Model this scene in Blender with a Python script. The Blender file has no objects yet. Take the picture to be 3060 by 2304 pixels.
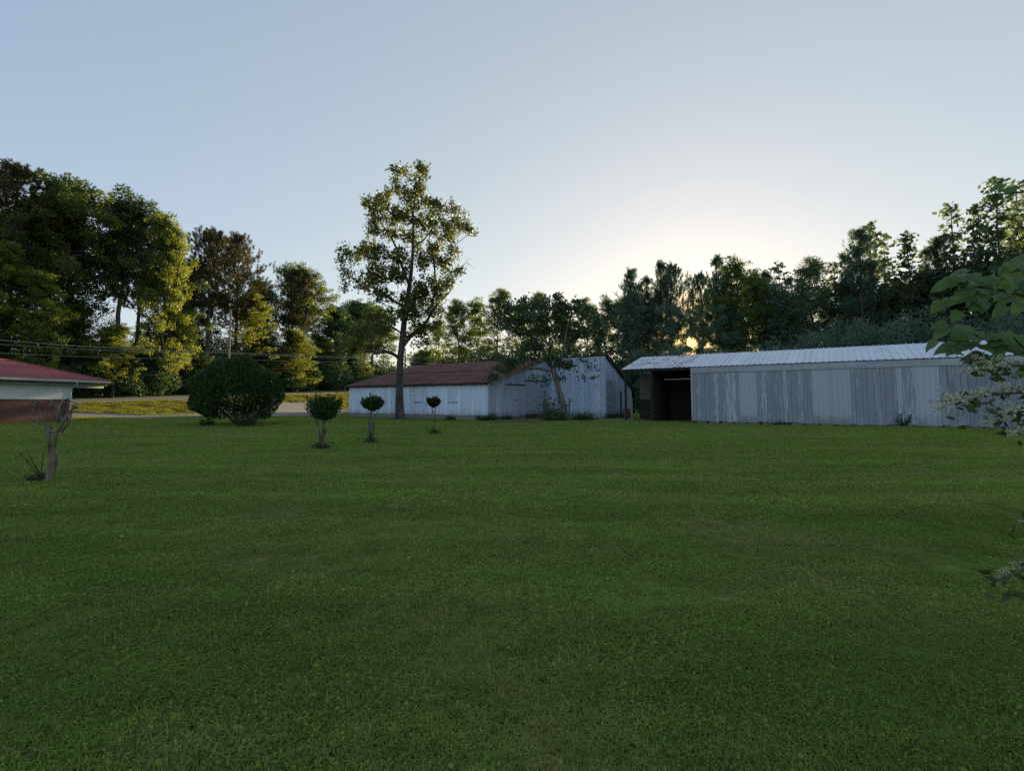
import bpy, math, random
import numpy as np
from mathutils import Vector, Matrix

# ------------------------------------------------------------------ camera
SC = bpy.context.scene
COL = SC.collection
W0, H0 = 3060.0, 2304.0
FPX = 1477.0                      # focal length in photograph pixels
PITCH = math.radians(4.0)
HORIZON = 1200.0
EYE = 1.6
CY = HORIZON - FPX * math.tan(PITCH)

cam_d = bpy.data.cameras.new("camera")
cam_d.sensor_fit = 'HORIZONTAL'
cam_d.sensor_width = 36.0
cam_d.lens = 36.0 * FPX / W0
cam_d.shift_y = (CY - H0 / 2) / W0
cam_d.clip_start = 0.05
cam_d.clip_end = 9000.0
cam = bpy.data.objects.new("camera", cam_d)
COL.objects.link(cam)
cam.location = (0, 0, EYE)
cam.rotation_euler = (math.radians(90) + PITCH, 0, 0)
SC.camera = cam


def ray(px, py):
    """direction (X, Y, Z) with Y=1 through a photograph pixel"""
    cx = (px - W0 / 2) / FPX
    cz = -(py - CY) / FPX
    y = math.cos(PITCH) - cz * math.sin(PITCH)
    z = math.sin(PITCH) + cz * math.cos(PITCH)
    return (cx / y, 1.0, z / y)


def at(px, py, d):
    r = ray(px, py)
    return Vector((r[0] * d, d, EYE + r[2] * d))


# ------------------------------------------------------------------ light
SUN_PX = (2068.0, 1022.0)
_s = Vector(ray(*SUN_PX)).normalized()
SUN_EL = math.asin(_s.z)
SUN_AZ = math.atan2(_s.x, _s.y)          # to the right of +Y

world = bpy.data.worlds.new("World")
SC.world = world
world.use_nodes = True
nt = world.node_tree
for n in list(nt.nodes):
    nt.nodes.remove(n)
wo = nt.nodes.new('ShaderNodeOutputWorld')
bg = nt.nodes.new('ShaderNodeBackground')
sky = nt.nodes.new('ShaderNodeTexSky')
sky.sky_type = 'NISHITA'
sky.sun_disc = False
sky.sun_elevation = SUN_EL
sky.sun_rotation = SUN_AZ
sky.altitude = 200
sky.air_density = 1.0
sky.dust_density = 0.45
sky.ozone_density = 3.0
# a hazy evening: the brightness of the sky is evened out, its colour kept
gam = nt.nodes.new('ShaderNodeGamma')
gam.inputs['Gamma'].default_value = 0.42
nt.links.new(sky.outputs[0], gam.inputs['Color'])
hsv = nt.nodes.new('ShaderNodeHueSaturation')
hsv.inputs['Saturation'].default_value = 1.0
nt.links.new(gam.outputs[0], hsv.inputs['Color'])
bg.inputs['Strength'].default_value = 0.15
# the sun's own disc, standing in the sky where the lamp below shines from
tc = nt.nodes.new('ShaderNodeTexCoord')
dot = nt.nodes.new('ShaderNodeVectorMath'); dot.operation = 'DOT_PRODUCT'
dot.inputs[1].default_value = _s
nt.links.new(tc.outputs['Generated'], dot.inputs[0])
disc = nt.nodes.new('ShaderNodeMapRange')
disc.interpolation_type = 'SMOOTHSTEP'
disc.inputs['From Min'].default_value = math.cos(math.radians(0.62))
disc.inputs['From Max'].default_value = math.cos(math.radians(0.36))
disc.inputs['To Max'].default_value = 6.0
nt.links.new(dot.outputs['Value'], disc.inputs['Value'])
dcol = nt.nodes.new('ShaderNodeMix'); dcol.data_type = 'RGBA'; dcol.blend_type = 'ADD'
dcol.inputs['Factor'].default_value = 1.0
sc_ = nt.nodes.new('ShaderNodeVectorMath'); sc_.operation = 'SCALE'
sc_.inputs[0].default_value = (1.0, 0.42, 0.08)
nt.links.new(disc.outputs[0], sc_.inputs['Scale'])
tint = nt.nodes.new('ShaderNodeMix'); tint.data_type = 'RGBA'; tint.blend_type = 'MULTIPLY'
tint.inputs['Factor'].default_value = 1.0
tint.inputs['B'].default_value = (1.06, .985, 1.02, 1)
nt.links.new(hsv.outputs[0], tint.inputs['A'])
# evening haze warms the half of the sky round the sun
dot2 = nt.nodes.new('ShaderNodeVectorMath'); dot2.operation = 'DOT_PRODUCT'
dot2.inputs[1].default_value = _s
nt.links.new(tc.outputs['Generated'], dot2.inputs[0])
wf_ = nt.nodes.new('ShaderNodeMapRange'); wf_.interpolation_type = 'SMOOTHSTEP'
wf_.inputs['From Min'].default_value = 0.25
wf_.inputs['From Max'].default_value = 0.95
nt.links.new(dot2.outputs['Value'], wf_.inputs['Value'])
warm = nt.nodes.new('ShaderNodeMix'); warm.data_type = 'RGBA'; warm.blend_type = 'MULTIPLY'
warm.inputs['B'].default_value = (1.09, 1.04, 0.88, 1)
nt.links.new(wf_.outputs[0], warm.inputs['Factor'])
nt.links.new(tint.outputs['Result'], warm.inputs['A'])
wf2 = nt.nodes.new('ShaderNodeMapRange'); wf2.interpolation_type = 'SMOOTHSTEP'
wf2.inputs['From Min'].default_value = math.cos(math.radians(7))
wf2.inputs['From Max'].default_value = math.cos(math.radians(1))
nt.links.new(dot2.outputs['Value'], wf2.inputs['Value'])
gold = nt.nodes.new('ShaderNodeMix'); gold.data_type = 'RGBA'; gold.blend_type = 'MULTIPLY'
gold.inputs['B'].default_value = (0.92, 0.66, 0.34, 1)
nt.links.new(wf2.outputs[0], gold.inputs['Factor'])
nt.links.new(warm.outputs['Result'], gold.inputs['A'])
nt.links.new(gold.outputs['Result'], dcol.inputs['A'])
nt.links.new(sc_.outputs[0], dcol.inputs['B'])
nt.links.new(dcol.outputs['Result'], bg.inputs['Color'])
nt.links.new(bg.outputs[0], wo.inputs[0])

sun_d = bpy.data.lights.new("sun", 'SUN')
sun_d.energy = 3.4
sun_d.angle = math.radians(0.5)
sun_d.color = (1.0, 0.78, 0.43)
sun = bpy.data.objects.new("sun", sun_d)
COL.objects.link(sun)
sun.location = (30, 80, 40)
sun.rotation_euler = Vector(_s).to_track_quat('Z', 'Y').to_euler()

SC.view_settings.view_transform = 'Standard'
SC.view_settings.look = 'None'
SC.view_settings.gamma = 1.0
SC.view_settings.use_curve_mapping = False
SC.view_settings.exposure = 1.74
SC.render.engine = 'CYCLES'
SC.cycles.max_bounces = 6
SC.cycles.diffuse_bounces = 3
SC.cycles.glossy_bounces = 2
SC.cycles.transmission_bounces = 4
SC.cycles.transparent_max_bounces = 8
SC.cycles.use_denoising = False
SC.cycles.use_adaptive_sampling = False
SC.cycles.sample_clamp_indirect = 4.0

R = math.radians
rng = np.random.default_rng(7)
random.seed(7)


# ------------------------------------------------------------------ terrain
def smooth(a, b, x):
    t = np.clip((x - a) / (b - a), 0, 1)
    return t * t * (3 - 2 * t)


def edge_x(y):
    """where the edge of the left wood runs"""
    return np.interp(y, [-60, 58, 64, 72, 86, 112, 132, 155, 250, 400], [-90, -60, -57.6, -55, -54.2, -49.3, -47.4, -45, -28, 5])


def edge_depth(px):
    return float(np.interp(px, [-200, 0, 200, 400, 600, 750, 880, 1000, 1100, 1200], [50, 58, 64, 72, 86, 98, 112, 132, 155, 185]))


def terrain(x, y):
    x = np.asarray(x, float); y = np.asarray(y, float)
    w = edge_x(y) - x                      # metres into the wood
    f = np.interp(w, [-400, -25, -21, -15, -11, -2.5, 0, 5, 22, 60, 400],
                  [0, 0, .12, .85, 1.42, 1.75, 1.9, 3.1, 5.6, 3.0, 0])
    g = np.interp(w, [-24, -11, 100], [0, 1, 1]) * .037 * (np.clip(y, 20, 150) - 60)
    und = (0.035 * np.sin(x * .55 + y * .23 + 1.3) * np.sin(y * .41 - x * .17)
           + 0.03 * np.sin(x * .21 - y * .33)) * smooth(3, 8, np.hypot(x, y))
    far = smooth(160, 500, np.hypot(x, y)) * -2.0
    return f + g + und * (1 - smooth(-25, -18, w)) + far


def tz(x, y):
    return float(terrain(x, y))


# ------------------------------------------------------------------ helpers
def obj(name, me, parent=None, mat=None):
    o = bpy.data.objects.new(name, me)
    COL.objects.link(o)
    if mat is not None and me is not None and not me.materials:
        me.materials.append(mat)
    if parent is not None:
        o.parent = parent
    return o


def tag(o, label=None, cat=None, group=None, kind=None):
    if label: o['label'] = label
    if cat: o['category'] = cat
    if group: o['group'] = group
    if kind: o['kind'] = kind
    return o


def empty(name, loc, rz=0.0):
    o = bpy.data.objects.new(name, None)
    COL.objects.link(o)
    o.empty_display_size = 0.3
    o.location = loc
    o.rotation_euler = (0, 0, rz)
    return o


class MB:
    def __init__(s):
        s.v = []; s.f = []

    def poly(s, pts):
        i = len(s.v)
        s.v += [tuple(p) for p in pts]
        s.f.append(tuple(range(i, i + len(pts))))

    def box(s, x0, x1, y0, y1, z0, z1):
        i = len(s.v)
        s.v += [(x0, y0, z0), (x1, y0, z0), (x1, y1, z0), (x0, y1, z0),
                (x0, y0, z1), (x1, y0, z1), (x1, y1, z1), (x0, y1, z1)]
        for q in ((0, 3, 2, 1), (4, 5, 6, 7), (0, 1, 5, 4), (1, 2, 6, 5), (2, 3, 7, 6), (3, 0, 4, 7)):
            s.f.append(tuple(i + k for k in q))

    def prism(s, pts, off):
        """a polygon given thickness along off"""
        off = Vector(off)
        n = len(pts); i = len(s.v)
        s.v += [tuple(p) for p in pts] + [tuple(Vector(p) + off) for p in pts]
        s.f.append(tuple(range(i, i + n)))
        s.f.append(tuple(range(i + 2 * n - 1, i + n - 1, -1)))
        for k in range(n):
            j = (k + 1) % n
            s.f.append((i + k, i + n + k, i + n + j, i + j))

    def tube(s, path, rad, sides=6, cap=True, wob=0.0):
        path = [Vector(p) for p in path]
        n = len(path)
        if not hasattr(rad, '__len__'):
            rad = [rad] * n
        i0 = len(s.v)
        prev = None
        for k, p in enumerate(path):
            if k == 0: d = path[1] - p
            elif k == n - 1: d = p - path[k - 1]
            else: d = path[k + 1] - path[k - 1]
            d.normalize()
            if prev is None:
                a = d.orthogonal().normalized()
            else:
                a = (prev - d * prev.dot(d))
                a = a.normalized() if a.length > 1e-6 else d.orthogonal().normalized()
            prev = a
            b = d.cross(a)
            for q in range(sides):
                t = 2 * math.pi * q / sides
                r = rad[k] * (1 + wob * (random.random() - .5))
                s.v.append(tuple(p + a * (r * math.cos(t)) + b * (r * math.sin(t))))
        for k in range(n - 1):
            for q in range(sides):
                q2 = (q + 1) % sides
                a0 = i0 + k * sides
                s.f.append((a0 + q, a0 + q2, a0 + sides + q2, a0 + sides + q))
        if cap:
            s.f.append(tuple(i0 + q for q in range(sides - 1, -1, -1)))
            s.f.append(tuple(i0 + (n - 1) * sides + q for q in range(sides)))

    def mesh(s, name, smoothed=False):
        me = bpy.data.meshes.new(name)
        me.from_pydata(s.v, [], s.f)
        if smoothed:
            me.polygons.foreach_set('use_smooth', [True] * len(me.polygons))
        me.update()
        return me

    def build(s, name, mat, parent=None, smoothed=False):
        return obj(name, s.mesh(name, smoothed), parent, mat)


def quads_mesh(name, V, nv=4):
    """V (N, nv, 3) -> one mesh of N polygons"""
    N = V.shape[0]
    me = bpy.data.meshes.new(name)
    me.vertices.add(N * nv)
    me.vertices.foreach_set('co', V.reshape(-1).astype(np.float32))
    me.loops.add(N * nv)
    me.loops.foreach_set('vertex_index', np.arange(N * nv, dtype=np.int32))
    me.polygons.add(N)
    me.polygons.foreach_set('loop_start', np.arange(N, dtype=np.int32) * nv)
    me.update(calc_edges=True)
    return me


def unit(a):
    return a / np.maximum(np.linalg.norm(a, axis=-1, keepdims=True), 1e-9)


def leaf_quads(C, size, aspect=0.55, axis=None, axis_w=0.0, up_w=0.0, g=rng):
    """diamond leaves at points C; axis = preferred direction, up_w tilts their faces to the sky"""
    N = len(C)
    size = np.broadcast_to(size, (N,))[:, None]
    d = unit(g.normal(size=(N, 3)))
    if axis is not None:
        d = unit(d * (1 - axis_w) + axis * axis_w)
    nrm = unit(g.normal(size=(N, 3)) * (1 - up_w) + np.array([0, 0, 1.0]) * up_w)
    side = unit(np.cross(d, nrm))
    V = np.empty((N, 4, 3))
    V[:, 0] = C - d * size * .5
    V[:, 1] = C + side * size * aspect * .5 - d * size * .06
    V[:, 2] = C + d * size * .5
    V[:, 3] = C - side * size * aspect * .5 - d * size * .06
    return V


# ------------------------------------------------------------------ materials
def new_mat(name):
    m = bpy.data.materials.new(name)
    m.use_nodes = True
    t = m.node_tree
    for n in list(t.nodes):
        t.nodes.remove(n)
    out = t.nodes.new('ShaderNodeOutputMaterial')
    return m, t, out


def N(t, typ, **kw):
    n = t.nodes.new(typ)
    for k, v in kw.items():
        if k in n.inputs.keys():
            n.inputs[k].default_value = v
        else:
            setattr(n, k, v)
    return n


def L(t, a, b):
    t.links.new(a, b)


def mixc(t, fac, a, b, mode='MIX'):
    n = t.nodes.new('ShaderNodeMix'); n.data_type = 'RGBA'; n.blend_type = mode
    for sock, val in (('Factor', fac), ('A', a), ('B', b)):
        if isinstance(val, bpy.types.NodeSocket):
            t.links.new(val, n.inputs[sock])
        elif sock == 'Factor':
            n.inputs[sock].default_value = val
        else:
            n.inputs[sock].default_value = (*val, 1.0)
    return n.outputs['Result']


def ramp(t, sock, lo, hi, a=0.0, b=1.0):
    n = t.nodes.new('ShaderNodeMapRange')
    n.inputs['From Min'].default_value = lo
    n.inputs['From Max'].default_value = hi
    n.inputs['To Min'].default_value = a
    n.inputs['To Max'].default_value = b
    t.links.new(sock, n.inputs['Value'])
    return n.outputs[0]


def noise(t, scale, detail=4.0, vec=None, rough=0.6, dist=0.0):
    n = t.nodes.new('ShaderNodeTexNoise')
    n.inputs['Scale'].default_value = scale
    n.inputs['Detail'].default_value = detail
    n.inputs['Roughness'].default_value = rough
    n.inputs['Distortion'].default_value = dist
    if vec is not None:
        t.links.new(vec, n.inputs['Vector'])
    return n.outputs['Fac']


def coords(t, scale=(1, 1, 1), kind='Object', rot=(0, 0, 0)):
    m = t.nodes.new('ShaderNodeMapping')
    m.inputs['Scale'].default_value = scale
    m.inputs['Rotation'].default_value = rot
    if kind == 'World':
        g = t.nodes.new('ShaderNodeNewGeometry')
        t.links.new(g.outputs['Position'], m.inputs['Vector'])
    else:
        g = t.nodes.new('ShaderNodeTexCoord')
        t.links.new(g.outputs[kind], m.inputs['Vector'])
    return m.outputs[0]


def bsdf(t, out, color, rough=0.7, metal=0.0, spec=0.4, bump=None, bump_d=0.01, bump_s=0.6):
    p = t.nodes.new('ShaderNodeBsdfPrincipled')
    for key, val in (('Base Color', color), ('Roughness', rough), ('Metallic', metal)):
        if isinstance(val, bpy.types.NodeSocket):
            t.links.new(val, p.inputs[key])
        elif key == 'Base Color':
            p.inputs[key].default_value = (*val, 1)
        else:
            p.inputs[key].default_value = val
    p.inputs['Specular IOR Level'].default_value = spec
    if bump is not None:
        b = t.nodes.new('ShaderNodeBump')
        b.inputs['Distance'].default_value = bump_d
        b.inputs['Strength'].default_value = bump_s
        t.links.new(bump, b.inputs['Height'])
        t.links.new(b.outputs[0], p.inputs['Normal'])
    t.links.new(p.outputs[0], out.inputs['Surface'])
    return p


def leaf_mat(name, dark, light, trans, tmix=0.4, rough=0.5, tree_var=0.35):
    m, t, out = new_mat(name)
    g = t.nodes.new('ShaderNodeNewGeometry')
    oi = t.nodes.new('ShaderNodeObjectInfo')
    c = mixc(t, g.outputs['Random Per Island'], dark, light)
    v = ramp(t, oi.outputs['Random'], 0, 1, 1 - tree_var, 1 + tree_var)
    hs = t.nodes.new('ShaderNodeHueSaturation')
    L(t, c, hs.inputs['Color']); L(t, v, hs.inputs['Value'])
    L(t, ramp(t, oi.outputs['Random'], 0, 1, 0.48, 0.515), hs.inputs['Hue'])
    p = t.nodes.new('ShaderNodeBsdfPrincipled')
    p.inputs['Roughness'].default_value = rough
    p.inputs['Specular IOR Level'].default_value = 0.3
    L(t, hs.outputs[0], p.inputs['Base Color'])
    tr = t.nodes.new('ShaderNodeBsdfTranslucent')
    tr.inputs['Color'].default_value = (*trans, 1)
    mx = t.nodes.new('ShaderNodeMixShader')
    mx.inputs[0].default_value = tmix
    L(t, p.outputs[0], mx.inputs[1]); L(t, tr.outputs[0], mx.inputs[2])
    L(t, mx.outputs[0], out.inputs['Surface'])
    return m


def bark_mat(name, dark, light, scale=3.0):
    m, t, out = new_mat(name)
    v = coords(t, (1, 1, .25))
    n1 = noise(t, scale, 6, v)
    c = mixc(t, ramp(t, n1, .35, .65), dark, light)
    n2 = noise(t, scale * 5, 5, v)
    bsdf(t, out, c, 0.9, spec=.2, bump=n2, bump_d=.03)
    return m


M = {}
M['leaf_oak'] = leaf_mat('leaf_oak', (0.044, 0.086, 0.023), (0.104, 0.163, 0.039), (0.200, 0.260, 0.030), .40)
M['leaf_sunlit'] = leaf_mat('leaf_sunlit', (.064, .105, .019), (.130, .175, .034), (.30, .34, .03), .45)  # paler, yellower copy for sunlit trees; sunlight partly put into the leaf colour
M['leaf_pine'] = leaf_mat('leaf_pine', (0.048, 0.053, 0.025), (0.106, 0.092, 0.037), (0.130, 0.110, 0.030), .25)
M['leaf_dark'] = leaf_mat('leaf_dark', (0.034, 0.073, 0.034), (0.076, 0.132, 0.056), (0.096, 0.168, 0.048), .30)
M['leaf_blue_veil'] = leaf_mat('leaf_blue_veil', (.054, .104, .080), (.110, .180, .135), (.18, .27, .17), .46)  # bluer, paler copy of the dark leaf; hazy veil put into its colour
M['leaf_poplar'] = leaf_mat('leaf_poplar', (.053, .092, .052), (.110, .165, .085), (.20, .26, .12), .42)
M['leaf_tall'] = leaf_mat('leaf_tall', (0.043, 0.072, 0.022), (0.102, 0.134, 0.036), (0.190, 0.220, 0.040), .36)
M['leaf_lean'] = leaf_mat('leaf_lean', (0.039, 0.078, 0.039), (0.093, 0.150, 0.072), (0.117, 0.182, 0.052), .3)
M['leaf_bush'] = leaf_mat('leaf_bush', (.016, .040, .014), (.056, .105, .030), (.06, .11, .02), .25)
M['leaf_heart'] = leaf_mat('leaf_heart', (.060, .130, .055), (.105, .200, .085), (.16, .30, .07), .42, rough=.45, tree_var=.3)
def vein(mat):
    """paler midrib and side veins on the big heart shaped leaves"""
    t = mat.node_tree
    p = next(n for n in t.nodes if n.type == 'BSDF_PRINCIPLED')
    src = p.inputs['Base Color'].links[0].from_socket
    c = t.nodes.new('ShaderNodeTexCoord')
    sp = t.nodes.new('ShaderNodeSeparateXYZ'); L(t, c.outputs['Object'], sp.inputs[0])
    ab = t.nodes.new('ShaderNodeMath'); ab.operation = 'ABSOLUTE'; L(t, sp.outputs['Y'], ab.inputs[0])
    ma = t.nodes.new('ShaderNodeMath'); ma.operation = 'MULTIPLY_ADD'; ma.inputs[1].default_value = -.8
    L(t, ab.outputs[0], ma.inputs[0]); L(t, sp.outputs['X'], ma.inputs[2])
    pp = t.nodes.new('ShaderNodeMath'); pp.operation = 'PINGPONG'; pp.inputs[1].default_value = .0065; L(t, ma.outputs[0], pp.inputs[0])
    mn = t.nodes.new('ShaderNodeMath'); mn.operation = 'MINIMUM'; L(t, pp.outputs[0], mn.inputs[0]); L(t, ab.outputs[0], mn.inputs[1])
    f = ramp(t, mn.outputs[0], .0, .0022, 1, 0)
    c1 = mixc(t, ramp(t, noise(t, 60, 4, c.outputs['Object']), .35, .7, 0, .35), src, (.05, .075, .02))
    L(t, mixc(t, f, c1, (.14, .20, .08)), p.inputs['Base Color'])
    b = t.nodes.new('ShaderNodeBump'); b.inputs['Distance'].default_value = .002; b.invert = True
    L(t, f, b.inputs['Height']); L(t, b.outputs[0], p.inputs['Normal'])


vein(M['leaf_heart'])
M['leaf_weed'] = leaf_mat('leaf_weed', (.024, .050, .014), (.050, .082, .022), (.08, .12, .02), .3)
M['bark'] = bark_mat('bark', (.035, .031, .028), (.115, .102, .09))
M['bark_pine'] = bark_mat('bark_pine', (.09, .055, .038), (.24, .16, .11))
M['bark_pale'] = bark_mat('bark_pale', (.09, .08, .065), (.32, .29, .25), 5)
M['bark_grey'] = bark_mat('bark_grey', (.06, .055, .048), (.20, .185, .16), 4)
M['bark_dead'] = bark_mat('bark_dead', (.055, .045, .036), (.24, .21, .165), 9)
M['stem'] = bark_mat('stem', (.05, .06, .025), (.10, .09, .04), 8)


def metal_wall(name, base, dirt, blotch=.5, rough=.55):
    m, t, out = new_mat(name)
    oi = t.nodes.new('ShaderNodeObjectInfo')
    v = coords(t, (1.2, 1.2, .22), 'World')
    n1 = noise(t, 2.6, 6, v, .65)
    c = mixc(t, ramp(t, n1, .42, .72, 0, blotch), base, dirt)
    # grime splashed up from the soil
    g = t.nodes.new('ShaderNodeNewGeometry')
    sp = t.nodes.new('ShaderNodeSeparateXYZ'); L(t, g.outputs['Position'], sp.inputs[0])
    n3 = noise(t, 1.6, 4, coords(t, (1, 1, 1), 'World'))
    ad = t.nodes.new('ShaderNodeMath'); ad.operation = 'MULTIPLY_ADD'
    ad.inputs[1].default_value = -1.1; L(t, n3, ad.inputs[0]); L(t, sp.outputs['Z'], ad.inputs[2])
    c = mixc(t, ramp(t, ad.outputs[0], -.35, .25, .55, 0), c, (.14, .13, .10))
    hs = t.nodes.new('ShaderNodeHueSaturation'); L(t, c, hs.inputs['Color'])
    L(t, ramp(t, oi.outputs['Random'], 0, 1, .86, 1.1), hs.inputs['Value'])
    bsdf(t, out, hs.outputs[0], rough, .15, .4, bump=noise(t, 3.0, 3, coords(t, (1, 1, .3), 'World')), bump_d=.02, bump_s=.5)
    return m


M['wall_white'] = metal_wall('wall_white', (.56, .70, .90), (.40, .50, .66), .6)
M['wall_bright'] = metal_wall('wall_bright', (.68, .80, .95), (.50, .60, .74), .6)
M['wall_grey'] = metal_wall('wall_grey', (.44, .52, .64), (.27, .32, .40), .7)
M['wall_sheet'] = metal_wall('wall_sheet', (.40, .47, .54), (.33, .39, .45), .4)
M['trim_metal'] = metal_wall('trim_metal', (.36, .42, .46), (.27, .31, .35), .6)


def peeled(name, wood, paint):
    m, t, out = new_mat(name)
    oi = t.nodes.new('ShaderNodeObjectInfo')
    add = t.nodes.new('ShaderNodeVectorMath'); add.operation = 'ADD'
    cb = t.nodes.new('ShaderNodeCombineXYZ')
    mul = t.nodes.new('ShaderNodeMath'); mul.operation = 'MULTIPLY'; mul.inputs[1].default_value = 60
    L(t, oi.outputs['Random'], mul.inputs[0])
    for k in range(3): L(t, mul.outputs[0], cb.inputs[k])
    L(t, coords(t, (9, 9, .8), 'World'), add.inputs[0]); L(t, cb.outputs[0], add.inputs[1])
    n1 = noise(t, 1.0, 8, add.outputs[0], .72, .6)
    off = t.nodes.new('ShaderNodeMath'); off.operation = 'ADD'
    L(t, n1, off.inputs[0]); L(t, ramp(t, oi.outputs['Random'], 0, 1, -.13, .08), off.inputs[1])
    n2 = noise(t, 9.0, 5, add.outputs[0])
    w = mixc(t, n2, [c * .65 for c in wood], [c * 1.25 for c in wood])
    c = mixc(t, ramp(t, off.outputs[0], .50, .58), w, paint)
    bsdf(t, out, c, .85, 0, .25, bump=n2, bump_d=.012)
    return m


M['peeled'] = peeled('peeled', (.27, .315, .36), (.44, .50, .53))
M['dark_board'] = peeled('dark_board', (.22, .255, .30), (.30, .34, .39))


def rust_roof():
    m, t, out = new_mat('rust_roof')
    oi = t.nodes.new('ShaderNodeObjectInfo')
    v = coords(t, (1, 1, 1), 'World')
    n1 = noise(t, .9, 7, v, .7)
    c = mixc(t, ramp(t, n1, .35, .65), (.115, .050, .042), (.205, .098, .082))
    n2 = noise(t, 5, 5, v, .7)
    c = mixc(t, ramp(t, n2, .56, .75, 0, .6), c, (.10, .075, .07))
    hs = t.nodes.new('ShaderNodeHueSaturation'); L(t, c, hs.inputs['Color'])
    L(t, ramp(t, oi.outputs['Random'], 0, 1, .8, 1.15), hs.inputs['Value'])
    bsdf(t, out, hs.outputs[0], .8, .1, .3, bump=n2, bump_d=.02)
    return m


def zinc_roof(name, rusty):
    m, t, out = new_mat(name)
    oi = t.nodes.new('ShaderNodeObjectInfo')
    v = coords(t, (1, 1, 1), 'World')
    n1 = noise(t, 1.1, 5, v)
    c = mixc(t, ramp(t, n1, .3, .7), (.56, .62, .70), (.68, .73, .80))
    if rusty:
        v2 = coords(t, (.75, 2.6, 1), 'World', rot=(0, 0, R(33.5)))
        n2 = noise(t, 1.15, 6, v2, .62, .3)
        c = mixc(t, ramp(t, n2, .535, .585), c, (.20, .085, .04))
    hs = t.nodes.new('ShaderNodeHueSaturation'); L(t, c, hs.inputs['Color'])
    L(t, ramp(t, oi.outputs['Random'], 0, 1, .93, 1.05), hs.inputs['Value'])
    bsdf(t, out, hs.outputs[0], .5, .25, .5)
    return m


def plain(name, col, rough=.7, metal=0, var=.25, scale=3.0, spec=.35):
    m, t, out = new_mat(name)
    v = coords(t, (1, 1, 1), 'World')
    n1 = noise(t, scale, 6, v, .65)
    c = mixc(t, n1, [k * (1 - var) for k in col], [min(1, k * (1 + var)) for k in col])
    bsdf(t, out, c, rough, metal, spec, bump=n1, bump_d=.01, bump_s=.4)
    return m


M['rust_roof'] = rust_roof()
M['zinc'] = zinc_roof('zinc', False)
M['zinc_rust'] = zinc_roof('zinc_rust', True)
M['red_metal'] = plain('red_metal', (.26, .068, .074), .45, .1, .12, 1.5)
M['concrete'] = plain('concrete', (.22, .21, .19), .9, 0, .3, 4)
M['dark_wood'] = plain('dark_wood', (.034, .031, .029), .9, 0, .45, 5)
M['grey_wood'] = plain('grey_wood', (.16, .145, .125), .9, 0, .4, 5)
M['white_paint'] = plain('white_paint', (.62, .64, .62), .6, 0, .12, 4)
M['siding'] = plain('siding', (.60, .64, .62), .6, 0, .06, 2)
M['soffit'] = plain('soffit', (.30, .32, .27), .7, 0, .1, 2)
M['gutter'] = plain('gutter', (.42, .43, .41), .6, .1, .15, 3)
M['pole_wood'] = plain('pole_wood', (.21, .19, .15), .9, 0, .4, 4)
M['rust'] = plain('rust', (.17, .085, .05), .9, 0, .5, 5)
M['wire'] = plain('wire', (.30, .34, .29), .6, 0, .1, 1)
M['soil'] = plain('soil', (.085, .065, .048), 1, 0, .4, 3)
M['gravel'] = plain('gravel', (.26, .245, .22), .95, 0, .5, 14)
M['steel'] = plain('steel', (.30, .31, .32), .5, .6, .2, 4)
M['dry_leaf'] = plain('dry_leaf', (.36, .24, .13), .8, 0, .2, 30)


def brick_mat():
    m, t, out = new_mat('brick_wall')
    tcn = t.nodes.new('ShaderNodeTexCoord')
    sp = t.nodes.new('ShaderNodeSeparateXYZ'); L(t, tcn.outputs['Object'], sp.inputs[0])
    ad = t.nodes.new('ShaderNodeMath'); L(t, sp.outputs['X'], ad.inputs[0]); L(t, sp.outputs['Y'], ad.inputs[1])
    cb = t.nodes.new('ShaderNodeCombineXYZ'); L(t, ad.outputs[0], cb.inputs[0]); L(t, sp.outputs['Z'], cb.inputs[1])
    b = t.nodes.new('ShaderNodeTexBrick')
    b.inputs['Scale'].default_value = 1.0
    b.inputs['Brick Width'].default_value = .215
    b.inputs['Row Height'].default_value = .075
    b.inputs['Mortar Size'].default_value = .009
    b.inputs['Color1'].default_value = (.085, .030, .026, 1)
    b.inputs['Color2'].default_value = (.140, .058, .048, 1)
    b.inputs['Mortar'].default_value = (.17, .145, .135, 1)
    L(t, cb.outputs[0], b.inputs['Vector'])
    n1 = noise(t, 2, 5, coords(t, (1, 1, 1), 'World'))
    c = mixc(t, ramp(t, n1, .4, .8, 0, .4), b.outputs['Color'], (.10, .06, .05))
    bsdf(t, out, c, .9, 0, .2, bump=b.outputs['Fac'], bump_d=-.01)
    return m


M['brick'] = brick_mat()


def asphalt(name, a, b):
    m, t, out = new_mat(name)
    v = coords(t, (1, 1, 1), 'World')
    n1 = noise(t, .45, 6, v, .6)
    n2 = noise(t, 30, 3, v)
    c = mixc(t, ramp(t, n1, .35, .65), a, b)
    c = mixc(t, ramp(t, n2, .3, .7, 0, .35), c, [k * 1.5 for k in b])
    bsdf(t, out, c, .9, 0, .3, bump=n2, bump_d=.008)
    return m


M['asphalt'] = asphalt('asphalt', (.10, .095, .092), (.17, .155, .145))
M['drive'] = asphalt('drive', (.12, .118, .115), (.20, .19, .18))


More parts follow.
